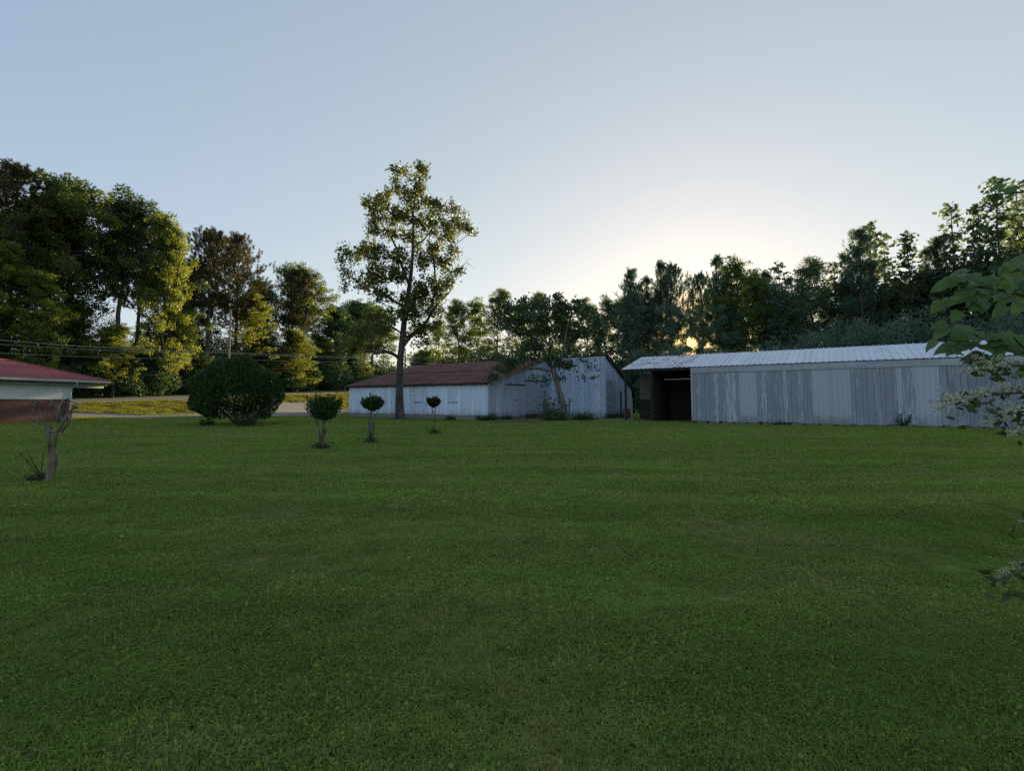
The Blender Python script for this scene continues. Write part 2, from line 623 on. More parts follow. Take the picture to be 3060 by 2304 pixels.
def grass_color(t, island=None):
    """colour of the lawn by its place: clover, dry patches, mown streaks, painted shade between tufts"""
    v = coords(t, (1, 1, 0), 'World')
    vs = coords(t, (.35, 1.6, 0), 'World', rot=(0, 0, R(-24)))
    vm = coords(t, (.10, 1.0, 0), 'World', rot=(0, 0, R(-58)))
    big = noise(t, .16, 3, v, .5)
    mow = noise(t, .75, 2, vm, .5)
    mid = noise(t, .42, 5, vs, .65)
    dry = noise(t, .50, 6, v, .62, .4)
    fine = noise(t, 2.4, 5, v, .75)
    c = mixc(t, ramp(t, mid, .42, .58), (.138, .235, .042), (.345, .465, .100))
    c = mixc(t, ramp(t, big, .44, .58, 0, .6), c, (.230, .400, .070))
    c = mixc(t, ramp(t, dry, .47, .60, 0, .85), c, (.400, .360, .130))
    c = mixc(t, ramp(t, fine, .46, .62, 0, .65), c, (.110, .165, .036))
    c = mixc(t, ramp(t, mow, .42, .58, 0, .30), c, (.060, .100, .022))
    tuft = noise(t, 15.0, 3, v, .6)  # darker clover clumps, plus shade between tufts painted into the blade colour
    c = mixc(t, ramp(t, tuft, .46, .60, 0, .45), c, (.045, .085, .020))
    if island is not None:
        c2 = mixc(t, ramp(t, island, .0, .8, 0, .36), c, (.36, .44, .10))
        c = mixc(t, ramp(t, island, .90, .97, 0, .7), c2, (.30, .25, .13))
    return c


def ground_mat():
    m, t, out = new_mat('lawn')
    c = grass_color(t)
    n2 = noise(t, 9, 6, coords(t, (1, 1, 1), 'World'), .7)
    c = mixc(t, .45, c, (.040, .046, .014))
    bsdf(t, out, c, 1.0, 0, .1, bump=n2, bump_d=.05, bump_s=.8)
    return m


def blade_mat(name, tall=False):
    m, t, out = new_mat(name)
    g = t.nodes.new('ShaderNodeNewGeometry')
    if tall:
        c = mixc(t, g.outputs['Random Per Island'], (.16, .22, .035), (.36, .37, .08))
        trc = (.38, .32, .05)
    else:
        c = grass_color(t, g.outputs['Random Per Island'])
        trc = (.25, .36, .05)
    p = t.nodes.new('ShaderNodeBsdfPrincipled')
    p.inputs['Roughness'].default_value = .7
    p.inputs['Specular IOR Level'].default_value = .06
    L(t, c, p.inputs['Base Color'])
    tr = t.nodes.new('ShaderNodeBsdfTranslucent')
    tr.inputs['Color'].default_value = (*trc, 1)
    mx = t.nodes.new('ShaderNodeMixShader'); mx.inputs[0].default_value = .4
    L(t, p.outputs[0], mx.inputs[1]); L(t, tr.outputs[0], mx.inputs[2])
    L(t, mx.outputs[0], out.inputs['Surface'])
    return m


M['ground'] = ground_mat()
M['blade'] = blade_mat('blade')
M['tall_blade'] = blade_mat('tall_blade', True)

# ------------------------------------------------------------------ ground, road, drive
def axis_steps(lo, hi, near_lo, near_hi, step):
    a = list(np.arange(near_lo, near_hi + .01, step))
    x, s = near_hi, step
    while x < hi:
        s *= 1.35; x += s; a.append(x)
    x, s = near_lo, step
    while x > lo:
        s *= 1.35; x -= s; a.insert(0, x)
    return np.array(a)


def make_ground():
    xs = axis_steps(-4000, 4000, -85, 60, 1.0)
    ys = axis_steps(-3000, 6000, -8, 125, 1.0)
    X, Y = np.meshgrid(xs, ys)
    Z = terrain(X, Y)
    nx, ny = len(xs), len(ys)
    me = bpy.data.meshes.new('ground')
    v = np.stack([X, Y, Z], -1).reshape(-1, 3)
    i = np.arange(nx * ny).reshape(ny, nx)
    f = np.stack([i[:-1, :-1], i[:-1, 1:], i[1:, 1:], i[1:, :-1]], -1).reshape(-1, 4)
    me.from_pydata(v.tolist(), [], f.tolist())
    me.polygons.foreach_set('use_smooth', [True] * len(me.polygons))
    me.update()
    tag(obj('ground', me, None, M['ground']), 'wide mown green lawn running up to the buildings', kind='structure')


make_ground()


def strip(name, near, far, mat, lift, label, n=60, m=8):
    """a sheet between two ground polylines, laid on the terrain"""
    def along(pl, k):
        pl = np.array(pl, float)
        d = np.r_[0, np.cumsum(np.hypot(*np.diff(pl, axis=0).T))]
        t = np.linspace(0, d[-1], k)
        return np.stack([np.interp(t, d, pl[:, 0]), np.interp(t, d, pl[:, 1])], -1)
    A, B = along(near, n), along(far, n)
    w = np.linspace(0, 1, m)[None, :, None]
    P = A[:, None] * (1 - w) + B[:, None] * w
    Z = terrain(P[..., 0], P[..., 1]) + lift
    v = np.concatenate([P, Z[..., None]], -1).reshape(-1, 3)
    i = np.arange(n * m).reshape(n, m)
    f = np.stack([i[:-1, :-1], i[1:, :-1], i[1:, 1:], i[:-1, 1:]], -1).reshape(-1, 4)
    me = bpy.data.meshes.new(name)
    me.from_pydata(v.tolist(), [], f.tolist())
    me.update()
    return tag(obj(name, me, None, mat), label, kind='structure')


def edge_line(w, y0, y1, n=30):
    return [(float(edge_x(y)) - w, y) for y in np.linspace(y0, y1, n)]


strip('road', edge_line(-10.5, 5, 240), edge_line(-2.6, 5, 240), M['asphalt'], .05,
      'pale asphalt road running past the edge of the wood', 200, 10)
# the drive: along the foot of the bank, then fanning up to the road
strip('driveway', [(-70, 44.2), (-46, 47.2), (-33, 50.0), (-25.5, 51.5), (-21.5, 56), (-22, 66), (-27, 84)],
      [(-70, 47.2), (-46, 51.0), (-38.5, 55.5), (-38.6, 62), (-41.2, 71), (-40.6, 77), (-37.2, 94)], M['drive'], .025,
      'grey asphalt driveway curving from the house up to the road', 110, 24)

# ------------------------------------------------------------------ buildings
BRZ = R(-33.5)
_u = Vector((math.cos(BRZ), math.sin(BRZ), 0))
_v = Vector((-math.sin(BRZ), math.cos(BRZ), 0))


def wall_t(px, O, du):
    """distance along a wall from O in direction du that shows at column px"""
    k = ray(px, 1200)[0]
    return (k * O.y - O.x) / (du.x - k * du.y)


def panel_mesh(name, w0, w1, z0a, z0b, z1a, z1b, prof, p0, du, dn, thick=.0):
    """one vertical sheet or board from w0 to w1 along a wall; prof = [(fraction, offset)]"""
    m = MB()
    pts = []
    for fr, off in prof:
        w = w0 + (w1 - w0) * fr
        base = (p0[0] + du[0] * w + dn[0] * off, p0[1] + du[1] * w + dn[1] * off)
        pts.append((base[0], base[1], z0a + (z0b - z0a) * fr, z1a + (z1b - z1a) * fr))
    for a, b in zip(pts, pts[1:]):
        m.poly([(a[0], a[1], a[2]), (b[0], b[1], b[2]), (b[0], b[1], b[3]), (a[0], a[1], a[3])])
    return m.mesh(name)


def ribs(n, h=.022, rib=.18):
    p = [(0, 0)]
    for k in range(n):
        a = (k + .5) / n
        e = rib / n
        p += [(a - e * .9, 0), (a - e * .45, h), (a + e * .45, h), (a + e * .9, 0)]
    p.append((1, 0))
    return p


BOARD = [(0, -.012), (.012, .012), (.06, .016), (.94, .016), (.988, .012), (1, -.012)]


def panels(parent, name, p0, du, length, width, z0, ztop, prof, mat, dn, var=0.0, jag=0.0, start=0.0, gap=.006):
    w = start
    out = []
    while w < length - .02:
        ww = width * (1 + var * (random.random() - .5) * 2)
        w2 = min(length, w + ww)
        if length - w2 < width * .3: w2 = length
        j = jag * (random.random() - .5)
        lift = .010 * random.random()
        me = panel_mesh(name, w + gap, w2 - gap, z0 + j, z0 + j, ztop(w), ztop(w2),
                        [(a, b + lift) for a, b in prof], p0, du, dn)
        mm = mat(w, w2) if callable(mat) else mat
        out.append(obj(name, me, parent, mm))
        w = w2
    return out


# ---- old barn
Ob = at(1457, 1256, 42.2); Ob.z = 0
barn = tag(empty('old_barn', (Ob.x, Ob.y, 0), BRZ),
           'low whitewashed metal barn with a rusty red roof and stepped right end', 'barn')
LF, LG, LW, LR = 18.1, 10.0, 6.5, 7.05
ZE, ZR, ZB = 3.30, 5.98, 3.02
m = MB()          # foundation course
m.box(-LF, -.02, .02, .3, -.4, .42); m.box(-.3, -.03, .3, LG, -.4, .30)
m.box(-.05, LW - .02, LG + .03, LG + .3, -.4, .12); m.box(LW - .3, LW - .03, LG + .3, LG + LR, -.4, .12)
m.box(-LF, -LF + .3, .3, LG + LR, -.4, .3)
m.build('foundation', M['concrete'], barn)
m = MB()          # inner frame walls behind the sheets
def gable(x, y0, y1, za, zb, th):
    return [(x, y0, .2), (x, y1, .2), (x, y1, zb), (x, y0, za)], (th, 0, 0)
m.box(-LF + .04, -.04, .05, .14, .3, ZE - .06)
m.prism(*gable(-.14, .14, LG, ZE - .05, ZR - .1, .09))
m.box(-.05, LW - .05, LG + .06, LG + .15, .1, ZR - .1)
m.prism(*gable(LW - .15, LG + .15, LG + LR, ZR - .12, ZB - .08, .09))
m.prism(*gable(-LF + .06, .14, LG, ZE - .05, ZR - .1, .09))
m.prism(*gable(-LF + .06, LG, LG + LR, ZR - .1, ZB - .08, .09))
m.box(-LF + .06, LW - .06, LG + LR - .1, LG + LR, 0, ZB - .1)
m.build('inner_wall', M['dark_wood'], barn)

random.seed(3)
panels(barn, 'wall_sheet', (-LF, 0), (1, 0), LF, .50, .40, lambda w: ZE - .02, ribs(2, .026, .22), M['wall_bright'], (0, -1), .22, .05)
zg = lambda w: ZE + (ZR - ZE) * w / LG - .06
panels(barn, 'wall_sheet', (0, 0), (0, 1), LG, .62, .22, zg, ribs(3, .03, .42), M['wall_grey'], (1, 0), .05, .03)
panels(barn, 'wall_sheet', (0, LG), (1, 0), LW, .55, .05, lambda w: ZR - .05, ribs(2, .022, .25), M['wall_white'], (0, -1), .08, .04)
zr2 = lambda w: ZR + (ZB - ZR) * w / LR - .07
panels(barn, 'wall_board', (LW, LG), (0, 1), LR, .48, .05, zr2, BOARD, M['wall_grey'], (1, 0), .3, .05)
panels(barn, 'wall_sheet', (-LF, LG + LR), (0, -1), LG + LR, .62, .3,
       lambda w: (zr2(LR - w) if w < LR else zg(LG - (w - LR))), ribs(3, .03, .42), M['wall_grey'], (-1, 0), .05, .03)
MB_ = MB(); MB_.box(LW - .03, LW + .03, LG - .03, LG + .05, .03, ZR - .08); MB_.build('corner_trim', M['wall_white'], barn)
MB_ = MB(); MB_.box(-.05, .035, -.035, .05, .36, ZE - .03); MB_.build('corner_trim', M['wall_white'], barn)
# hatches in the long wall
for px0, px1, za, zb in ((1239, 1262, 1.55, 2.62), (1340, 1368, 1.55, 2.75)):
    a = -wall_t(px0, Ob, -_u); b = -wall_t(px1, Ob, -_u)
    m = MB(); m.box(a, b, -.05, -.028, za, zb); h = m.build('hatch', M['wall_bright'], barn)
    m = MB(); m.box(a - .03, b + .05, -.056, -.03, za - .06, za - .012); m.build('hatch_sill', M['dark_wood'], h)
# doors in the gable wall
def gable_y(px): return wall_t(px, Ob, _v)
y0, y1 = gable_y(1571), gable_y(1627)
m = MB(); m.box(.03, .075, y0, y1 - .05, .42, 3.55)
dr = m.build('door', M['wall_sheet'], barn); tag(dr, 'plain tall sliding door of pale metal')
m = MB(); m.box(.03, .13, y0 - .15, y1, 3.56, 3.68); m.build('door_rail', M['dark_wood'], dr)
m = MB(); m.box(.03, .20, y0, y1, .02, .36); m.build('doorstep', M['soil'], barn)
y0, y1 = gable_y(1513), gable_y(1566)
m = MB()
k = y0
while k < y1 - .1:
    me = panel_mesh('door_sheet', k, min(k + .6, y1), .3, .3, 3.08, 3.08, ribs(3, .02, .42), (.035, 0), (0, 1), (1, 0))
    d2 = obj('door_sheet', me, barn, M['wall_grey']); k += .6
m.box(.03, .11, y0 - .1, y1 + .05, 3.10, 3.20); m.build('door_rail', M['dark_wood'], barn)
m = MB(); m.box(.03, .075, gable_y(1536), gable_y(1548), 1.75, 1.82); m.build('door_latch', M['steel'], barn)
# doors in the right end wall; dark strips stand for shade in gap and hole
Oc = Ob + _u * LW + _v * LG
def end_y(px): return LG + wall_t(px, Oc, _v)
m = MB(); m.box(LW + .03, LW + .06, end_y(1812), end_y(1838), 1.75, 3.7); m.build('hatch', M['wall_sheet'], barn)
m = MB(); m.box(LW + .03, LW + .065, end_y(1812), end_y(1838), .12, 1.70); m.build('hatch', M['wall_sheet'], barn)
m = MB(); m.box(LW + .03, LW + .07, end_y(1853), end_y(1856), .3, 2.6); m.build('door_gap_shade', M['dark_wood'], barn)
m = MB(); m.box(LW + .05, LW + .07, end_y(1820), end_y(1823), 3.15, 3.6); m.build('slot_shade', M['dark_wood'], barn)


def roof_sheets(parent, name, x0, x1, width, ylo, zlo, yhi, zhi, mat, n=3, h=.03, rib=.3, var=0.0, seam=None):
    """sheets that run up a slope; x along the eave, y up the slope (parent's frame)"""
    w = x0
    res = []
    th = math.atan2(zhi - zlo, yhi - ylo)
    nrm = (0, -math.sin(th), math.cos(th)) if yhi > ylo else (0, math.sin(math.atan2(zhi - zlo, ylo - yhi)), math.cos(math.atan2(zhi - zlo, ylo - yhi)))
    k = 0
    while w < x1 - .05:
        w2 = min(x1, w + width)
        m = MB()
        lift = .006 * random.random() + (k % 2) * .004
        jl = var * (random.random() - .5)
        top, bot = [], []
        for fr, off in ribs(n, h, rib):
            x = w + (w2 - w) * fr
            o = off + lift
            sag = -.03 * random.random() * (var > 0)
            dy = jl * (1 if yhi > ylo else -1)
            bot.append((x, ylo + dy + nrm[1] * o, zlo + dy * math.tan(th) * (1 if yhi > ylo else -1) * .0 + nrm[2] * o + sag))
            top.append((x, yhi + nrm[1] * o, zhi + nrm[2] * o))
        for q in range(len(bot) - 1):
            m.poly([bot[q], bot[q + 1], top[q + 1], top[q]])
        res.append(m.build(name, mat(w) if callable(mat) else mat, parent))
        w = w2; k += 1
    return res


random.seed(11)
OV = .38
sl = (ZR - ZE) / LG
# front slope in two courses of sheets
ym = LG * .5
roof_sheets(barn, 'roof_sheet', -LF - .45, .30, .68, -OV, ZE - sl * OV, ym + .15, ZE + sl * (ym + .15), M['rust_roof'], 3, .03, .4, .10)
roof_sheets(barn, 'roof_sheet', -LF - .45, .30, .68, ym, ZE + sl * ym + .045, LG + .05, ZR + .05, M['rust_roof'], 3, .03, .4, .0)
sl2 = (ZR - ZB) / LR
roof_sheets(barn, 'roof_sheet', -LF - .45, LW + .32, .68, LG + LR + .4, ZB - .4 * sl2, LG - .05, ZR + .06, M['rust_roof'], 3, .03, .4, .06)
m = MB()
m.box(-LF - .4, .26, -OV + .03, -OV + .08, ZE - sl * OV - .14, ZE - sl * OV - .02)
m.build('eave_board', M['dark_wood'], barn)
m = MB()
m.prism([(.20, -OV + .1, ZE - sl * OV - .13), (.20, LG, ZR - .16), (.20, LG, ZR - .02), (.20, -OV + .1, ZE - sl * OV + .0)], (.05, 0, 0))
m.build('rake_board', M['grey_wood'], barn)
m = MB()
m.prism([(LW + .20, LG, ZR - .16), (LW + .20, LG + LR + .35, ZB - .35 * sl2 - .16), (LW + .20, LG + LR + .35, ZB - .35 * sl2 - .02), (LW + .20, LG, ZR + .0)], (.06, 0, 0))
m.build('rake_board', M['dark_wood'], barn)
m = MB()          # underside of the roof
m.prism([(-LF - .4, -OV + .08, ZE - sl * OV - .06), (.2, -OV + .08, ZE - sl * OV - .06), (.2, LG, ZR - .07), (-LF - .4, LG, ZR - .07)], (0, 0, .03))
m.prism([(-LF - .4, LG, ZR - .07), (LW + .2, LG, ZR - .07), (LW + .2, LG + LR + .35, ZB - .36 * sl2 - .08), (-LF - .4, LG + LR + .35, ZB - .36 * sl2 - .08)], (0, 0, .03))
m.build('roof_deck', M['dark_wood'], barn)

# ---- second, smaller roof that peeps out behind the barn's left end
Obk = at(1190, 1215, 64)
bk = tag(empty('small_shed', (Obk.x, Obk.y, tz(Obk.x, Obk.y)), BRZ), 'small dark roofed shed peeping out behind the left end of the barn', 'shed')
m = MB(); m.box(-6, 0, 0, 3.6, 0, 3.4); m.build('wall', M['grey_wood'], bk)
roof_sheets(bk, 'roof_sheet', -6.4, .4, .7, -.5, 3.5, 2.0, 4.5, M['rust_roof'])
roof_sheets(bk, 'roof_sheet', -6.4, .4, .7, 4.1, 3.6, 2.0, 4.5, M['rust_roof'])

# ---- long shed on the right
Os = at(2070, 1262, 38.1); Os.z = 0
shed = tag(empty('long_shed', (Os.x, Os.y, 0), BRZ), 'long grey board shed with a pale metal roof and open left bay', 'shed')
LS, DS, XL = 25.0, 9.6, -5.66
ZT, ZV, ZRS = 3.80, 4.26, 5.66
tS = lambda px: wall_t(px, Os, _u)
m = MB()
m.box(0.02, LS - .02, .06, .16, .05, ZT); m.box(LS - .12, LS, .16, DS, 0, ZT)
m.box(-.02, .06, .16, DS * .5, .05, ZT); m.box(XL + 2.3, LS - .15, DS - .1, DS, 0, ZT)
m.build('inner_wall', M['dark_wood'], shed)
random.seed(5)
bounds = [(0, tS(2210), 'p'), (tS(2210), tS(2263), 's'), (tS(2263), tS(2427), 'p'), (tS(2427), tS(2482), 's'), (tS(2482), tS(2545), 's'),
          (tS(2545), tS(2736), 'p'), (tS(2736), tS(2812), 's'), (tS(2812), LS, 'd')]
zb_s = lambda w: .10
for a, b, k in bounds:
    if k == 's':
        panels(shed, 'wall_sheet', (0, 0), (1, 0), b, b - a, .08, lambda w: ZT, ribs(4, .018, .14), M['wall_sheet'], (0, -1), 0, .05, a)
    else:
        panels(shed, 'wall_board', (0, 0), (1, 0), b, .31, .12, lambda w: ZT, BOARD, M['peeled'] if k == 'p' else M['dark_board'], (0, -1), .3, .08, a, .003)
for k, (za, zb2) in enumerate(((ZT - .02, ZT + .20), (ZT + .19, ZV - .03))):
    w = 0
    while w < LS:
        w2 = min(LS, w + 3.66)
        m = MB(); m.box(w + .004, w2 - .004, -.055 - .02 * (1 - k), -.02, za + .006, zb2); m.build('header_board', M['trim_metal'], shed)
        w = w2
m = MB(); m.box(-.05, .05, -.06, .03, .1, ZV - .05); m.build('corner_trim', M['trim_metal'], shed)
m = MB()
for w in np.arange(.3, LS, .9):
    m.box(w, w + .7, .05, .3, -.3, .12)
m.build('footing', M['concrete'], shed)
# posts, inner back wall and beam of the open bay
m = MB(); xp = tS(1945); m.box(xp - .06, xp + .06, .02, .14, 0, ZV - .05); m.build('post', M['dark_wood'], shed)
m = MB(); m.box(XL + .2, XL + .36, .1, .26, 0, ZV - .1); m.build('post', M['dark_wood'], shed)
m = MB(); m.box(xp, -.02, 5.2, 5.3, 0, ZT + .6); m.build('back_wall', M['dark_wood'], shed)
m = MB(); m.box(xp - .02, xp + .06, .4, 5.2, 0, ZT + .3); m.build('partition', M['dark_wood'], shed)
m = MB(); m.tube([(tS(1980), .5, 3.35), (tS(2066), .5, 3.38)], .04, 8); m.build('door_rail', M['steel'], shed)
# board screen in the leftmost bay
random.seed(8)
panels(shed, 'screen_board', (XL + .4, 3.4), (1, 0), xp - XL - .5, .28, 1.7, lambda w: ZV - .3, BOARD, M['grey_wood'], (0, -1), .3, .3)
panels(shed, 'screen_board', (XL + .4, 3.2), (1, 0), xp - XL - .5, .34, .0, lambda w: 1.75, BOARD, M['dark_wood'], (0, -1), .3, .1)
random.seed(21)
sls = (ZRS - ZV) / 5.07
roof_sheets(shed, 'roof_sheet', XL, LS + .4, .76, -.12, ZV, 5.0, ZRS, lambda w: M['zinc_rust'] if w < -.4 else M['zinc'], 2, .055, .09)
roof_sheets(shed, 'roof_sheet', XL, LS + .4, .76, DS + .4, ZV - .1, 4.96, ZRS + .01, M['zinc'], 2, .032, .10)
m = MB()
m.prism([(XL + .05, -.08, ZV - .04), (LS + .3, -.08, ZV - .04), (LS + .3, 4.95, ZRS - .05), (XL + .05, 4.95, ZRS - .05)], (0, 0, .02))
m.prism([(XL + .05, 4.95, ZRS - .05), (LS + .3, 4.95, ZRS - .05), (LS + .3, DS + .3, ZV - .12), (XL + .05, DS + .3, ZV - .12)], (0, 0, .02))
m.box(XL + .1, LS, -.02, .06, ZV - .2, ZV - .05)
m.build('roof_deck', M['dark_wood'], shed)

# ---- brick house at the left edge
Oh = at(205, 1257, 41.5)
HZ = math.atan2(.987, .16)
house = tag(empty('brick_house', (Oh.x, Oh.y, 0), HZ), 'brick and white siding house with a red metal roof at left edge', 'house')
HL, HD = 14.0, 8.0
m = MB(); m.box(-HL, 0, 0, HD, -.3, 1.70); m.build('brick_wall', M['brick'], house)
m = MB(); m.box(-HL, .03, -.035, HD + .03, 1.70, 1.78); m.build('brick_ledge', M['brick'], house)
m = MB(); m.box(-HL, -.03, .04, HD - .04, 1.78, 3.2); m.build('frame_wall', M['soffit'], house)
for k in range(9):
    z = 1.79 + k * .135
    m = MB()
    m.prism([(-HL, -.025, z), (-HL, .05, z), (-HL, .05, z + .135), (-HL, .0, z + .135)], (HL - .12, 0, 0))
    m.build('siding_board', M['siding'], house)
m = MB(); m.box(-.13, .015, -.04, .09, 1.785, 3.02); m.build('corner_trim', M['siding'], house)
HR = 2.83; EZ = 3.42; HS = .34
m = MB(); m.box(-HL - .5, HR - .06, -.56, HD + .56, 2.98, 3.02); m.build('soffit', M['soffit'], house)
m = MB(); m.box(-HL - .5, HR, -.68, -.57, 3.22, 3.40); m.build('gutter', M['gutter'], house)
m = MB(); m.box(HR - .06, HR + .02, -.57, HD + .6, 3.2, 3.40); m.build('gutter', M['gutter'], house)
m = MB(); m.prism([(-HL - .5, -.57, 3.2), (-HL - .5, -.03, 3.0), (-HL - .5, -.03, 3.03), (-HL - .5, -.57, 3.23)], (HL + HR + .4, 0, 0)); m.build('eave_soffit', M['soffit'], house)
m = MB(); m.box(.03, HR - .08, -.1, .06, 2.78, 2.97); m.build('porch_beam', M['white_paint'], house)
m = MB(); m.box(HR - .25, HR - .11, HD - .2, HD - .06, 0, 2.97); m.build('porch_post', M['white_paint'], house)
m = MB(); m.tube([(.02, -.62, 3.25), (.02, -.60, 3.1), (.0, -.12, 2.75), (.0, -.085, 2.5), (.0, -.085, .2), (.02, -.3, .08)], .05, 8); m.build('downspout', M['white_paint'], house)
yr = HD / 2; run = yr + .62; ZH = EZ + HS * run
w = -HL - .5
random.seed(2)
while w < HR - .05:                    # front slope, each sheet clipped by the hip
    w2 = min(HR, w + .46)
    m = MB()
    def yt(x): return min(run, max(0.0, HR - x)) - .62
    a, b = yt(w), yt(w2)
    zf = lambda y: EZ + HS * (y + .62)
    m.poly([(w + .03, -.62, zf(-.62)), (w2 - .03, -.62, zf(-.62)), (w2 - .03, b, zf(b)), (w + .03, a, zf(a))])
    m.prism([(w - .03, -.62, zf(-.62) + .03), (w + .03, -.62, zf(-.62) + .03), (w + .03, a, zf(a) + .03), (w - .03, a, zf(a) + .03)], (0, 0, -.03))
    m.build('roof_sheet', M['red_metal'], house)
    w = w2
m = MB()
xr = HR - run
m.poly([(HR, -.62, EZ), (HR, HD + .62, EZ), (xr, yr, ZH)])
m.poly([(HR, HD + .62, EZ), (-HL - .5, HD + .62, EZ), (-HL - .5, yr, ZH), (xr, yr, ZH)])
m.build('hip_roof', M['red_metal'], house)
m = MB()
m.tube([(HR, -.62, EZ + .03), (xr, yr, ZH + .03)], .06, 6); m.tube([(HR, HD + .62, EZ + .03), (xr, yr, ZH + .03)], .06, 6)
m.tube([(xr, yr, ZH + .03), (-HL - .5, yr, ZH + .03)], .06, 6)
m.build('ridge_cap', M['red_metal'], house)
#TREES
# ------------------------------------------------------------------ trees
def limb_path(p, d, length, n=6, bend=0.12, up=0.25, g=rng):
    pts = [np.array(p, float)]
    d = np.array(d, float); d /= np.linalg.norm(d)
    for k in range(n):
        d = d + g.normal(size=3) * bend + np.array([0, 0, up / n])
        d /= np.linalg.norm(d)
        pts.append(pts[-1] + d * length / n)
    return pts


def clump_leaves(centers, radii, count, g, flat=.85, shell=.4):
    """points scattered in each clump, thicker toward its rim"""
    out = []
    for c, r in zip(centers, radii):
        k = max(3, int(count * (r ** 2)))
        d = unit(g.normal(size=(k, 3)))
        rad = r * (shell + (1 - shell) * g.random(k) ** .5) * (0.25 + .75 * g.random(k) ** .4)
        out.append(c + d * rad[:, None] * np.array([1, 1, flat]))
    return np.concatenate(out)


def proto_broad(seed, H=20.0, cb=.32, spread=4.2, limbs=17, tr=.26, leaf=.215, dens=185, top=.55, sparse=1.0):
    g = np.random.default_rng(seed)
    random.seed(seed)
    wood = MB()
    tp = [np.array([0, 0, -.4])]
    x = np.zeros(2)
    nseg = 10
    for k in range(1, nseg + 1):
        x = x + g.normal(size=2) * .16
        tp.append(np.array([x[0], x[1], H * .93 * k / nseg]))
    tr_r = [tr * (1.25 if k == 0 else 1) * (1 - .88 * k / nseg) + .02 for k in range(nseg + 1)]
    wood.tube(tp, tr_r, 7, wob=.1)
    cs, rs = [], []
    for i in range(limbs):
        f = cb + (0.97 - cb) * (i + g.random() * .6) / limbs
        zt = H * .93 * f
        k = min(nseg - 1, int(f * nseg)); u = f * nseg - k
        p = tp[k] * (1 - u) + tp[k + 1] * u
        az = i * 2.4 + g.normal() * .5
        q = (f - cb) / (1 - cb)
        prof = (math.sin(math.pi * min(1, q * .75 + .22)) ** .8) * (1.0 - top * q * q)
        Ln = spread * prof * (.7 + .6 * g.random())
        el = R(18 + 45 * q + g.normal() * 10)
        d = (math.cos(az) * math.cos(el), math.sin(az) * math.cos(el), math.sin(el))
        lp = limb_path(p, d, Ln, 5, .14, .35, g)
        r0 = tr_r[k] * .42
        wood.tube(lp, np.linspace(r0, .02, len(lp)).tolist(), 5, cap=False)
        for t in (.35, .52, .68, .84, 1.0):
            j = t * 5; a = min(4, int(j)); c = lp[a] * (1 - (j - a)) + lp[a + 1] * (j - a)
            nb = 3 if t < 1 else 2
            for b in range(nb):
                off = unit(g.normal(size=3)) * spread * .30 * (.3 + g.random())
                off[2] = off[2] * .9 + .1
                e = c + off
                if np.linalg.norm(off) > .4:
                    wood.tube([c, (c + e) / 2 + g.normal(size=3) * .08, e], [.035, .025, .012], 4, cap=False)
                if g.random() < sparse:
                    cs.append(e); rs.append(spread * (.085 + .12 * g.random() ** 1.5))
    cs.append(tp[-1]); rs.append(spread * .24)
    P = clump_leaves(cs, rs, dens, g)
    Q = leaf_quads(P, leaf * (.6 + .8 * g.random(len(P))), .6, np.array([0, 0, -1.0]), .2, .25, g)
    return wood.mesh('trunk', True), quads_mesh('crown', Q), H


def proto_pine(seed, H=20.0, cb=.5, spread=3.0, tr=.2, whorls=15, dens=46, lean=.1, cone=.0):
    g = np.random.default_rng(seed); random.seed(seed)
    wood = MB()
    tp = [np.array([math.sin(k * .7 + seed) * .05 * k * lean, math.cos(k * .5) * .04 * k * lean, -.4 + (H * .985 + .4) * k / 10]) for k in range(11)]
    wood.tube(tp, [tr * (1 - .9 * k / 10) + .015 for k in range(11)], 7, wob=.06)
    C, A, S = [], [], []
    for i in range(whorls):
        f = cb + (1 - cb) * (i + g.random() * .5) / whorls
        z = H * .985 * f
        q = (f - cb) / (1 - cb)
        base = np.array([tp[min(10, int(f * 10))][0], tp[min(10, int(f * 10))][1], z])
        nb = 5 if q < .75 else 4
        a0 = g.random() * 6.28
        for b in range(nb):
            if g.random() < .14: continue
            az = a0 + b * 6.28 / nb + g.normal() * .35
            pr = (1 - cone) * math.sin(math.pi * (.28 + .72 * q)) ** .9 + cone * (1 - q) ** .85
            Ln = (spread * (.18 + .82 * pr)) * (.65 + .6 * g.random())
            el = R(5 + 45 * q + g.normal() * 8)
            lp = limb_path(base, (math.cos(az) * math.cos(el), math.sin(az) * math.cos(el), math.sin(el)), Ln, 4, .1, .75, g)
            wood.tube(lp, np.linspace(.05 * (1.3 - q), .012, 5).tolist(), 4, cap=False)
            for t in (.42, .58, .72, .86, 1.0):
                j = t * 4; a = min(3, int(j)); c = lp[a] * (1 - (j - a)) + lp[a + 1] * (j - a)
                for w in range(2):
                    e = c + g.normal(size=3) * np.array([.26, .26, .10]) * (spread / 3)
                    ax = unit(np.array([math.cos(az) * .25, math.sin(az) * .25, 1.0]) + g.normal(size=3) * .16)
                    C.append(e); A.append(ax); S.append(.42 + .38 * g.random())
    for k in range(3):
        C.append(np.array([tp[-1][0] + g.normal() * .1, tp[-1][1] + g.normal() * .1, H * .985 - k * .35])); A.append(np.array([0, 0, 1.0])); S.append(.8)
    C = np.array(C); A = np.array(A); S = np.array(S)
    k = dens
    P = np.repeat(C, k, 0); AX = np.repeat(A, k, 0); SS = np.repeat(S, k)[:, None]
    n = len(P)
    u = g.random((n, 1))
    d = unit(unit(g.normal(size=(n, 3))) * .8 + AX * .8)
    P = P + AX * (u * SS - .1) + d * .11
    Q = leaf_quads(P, .26 * (.7 + .6 * g.random(n)), .17, d, .93, 0, g)
    return wood.mesh('trunk', True), quads_mesh('crown', Q), H


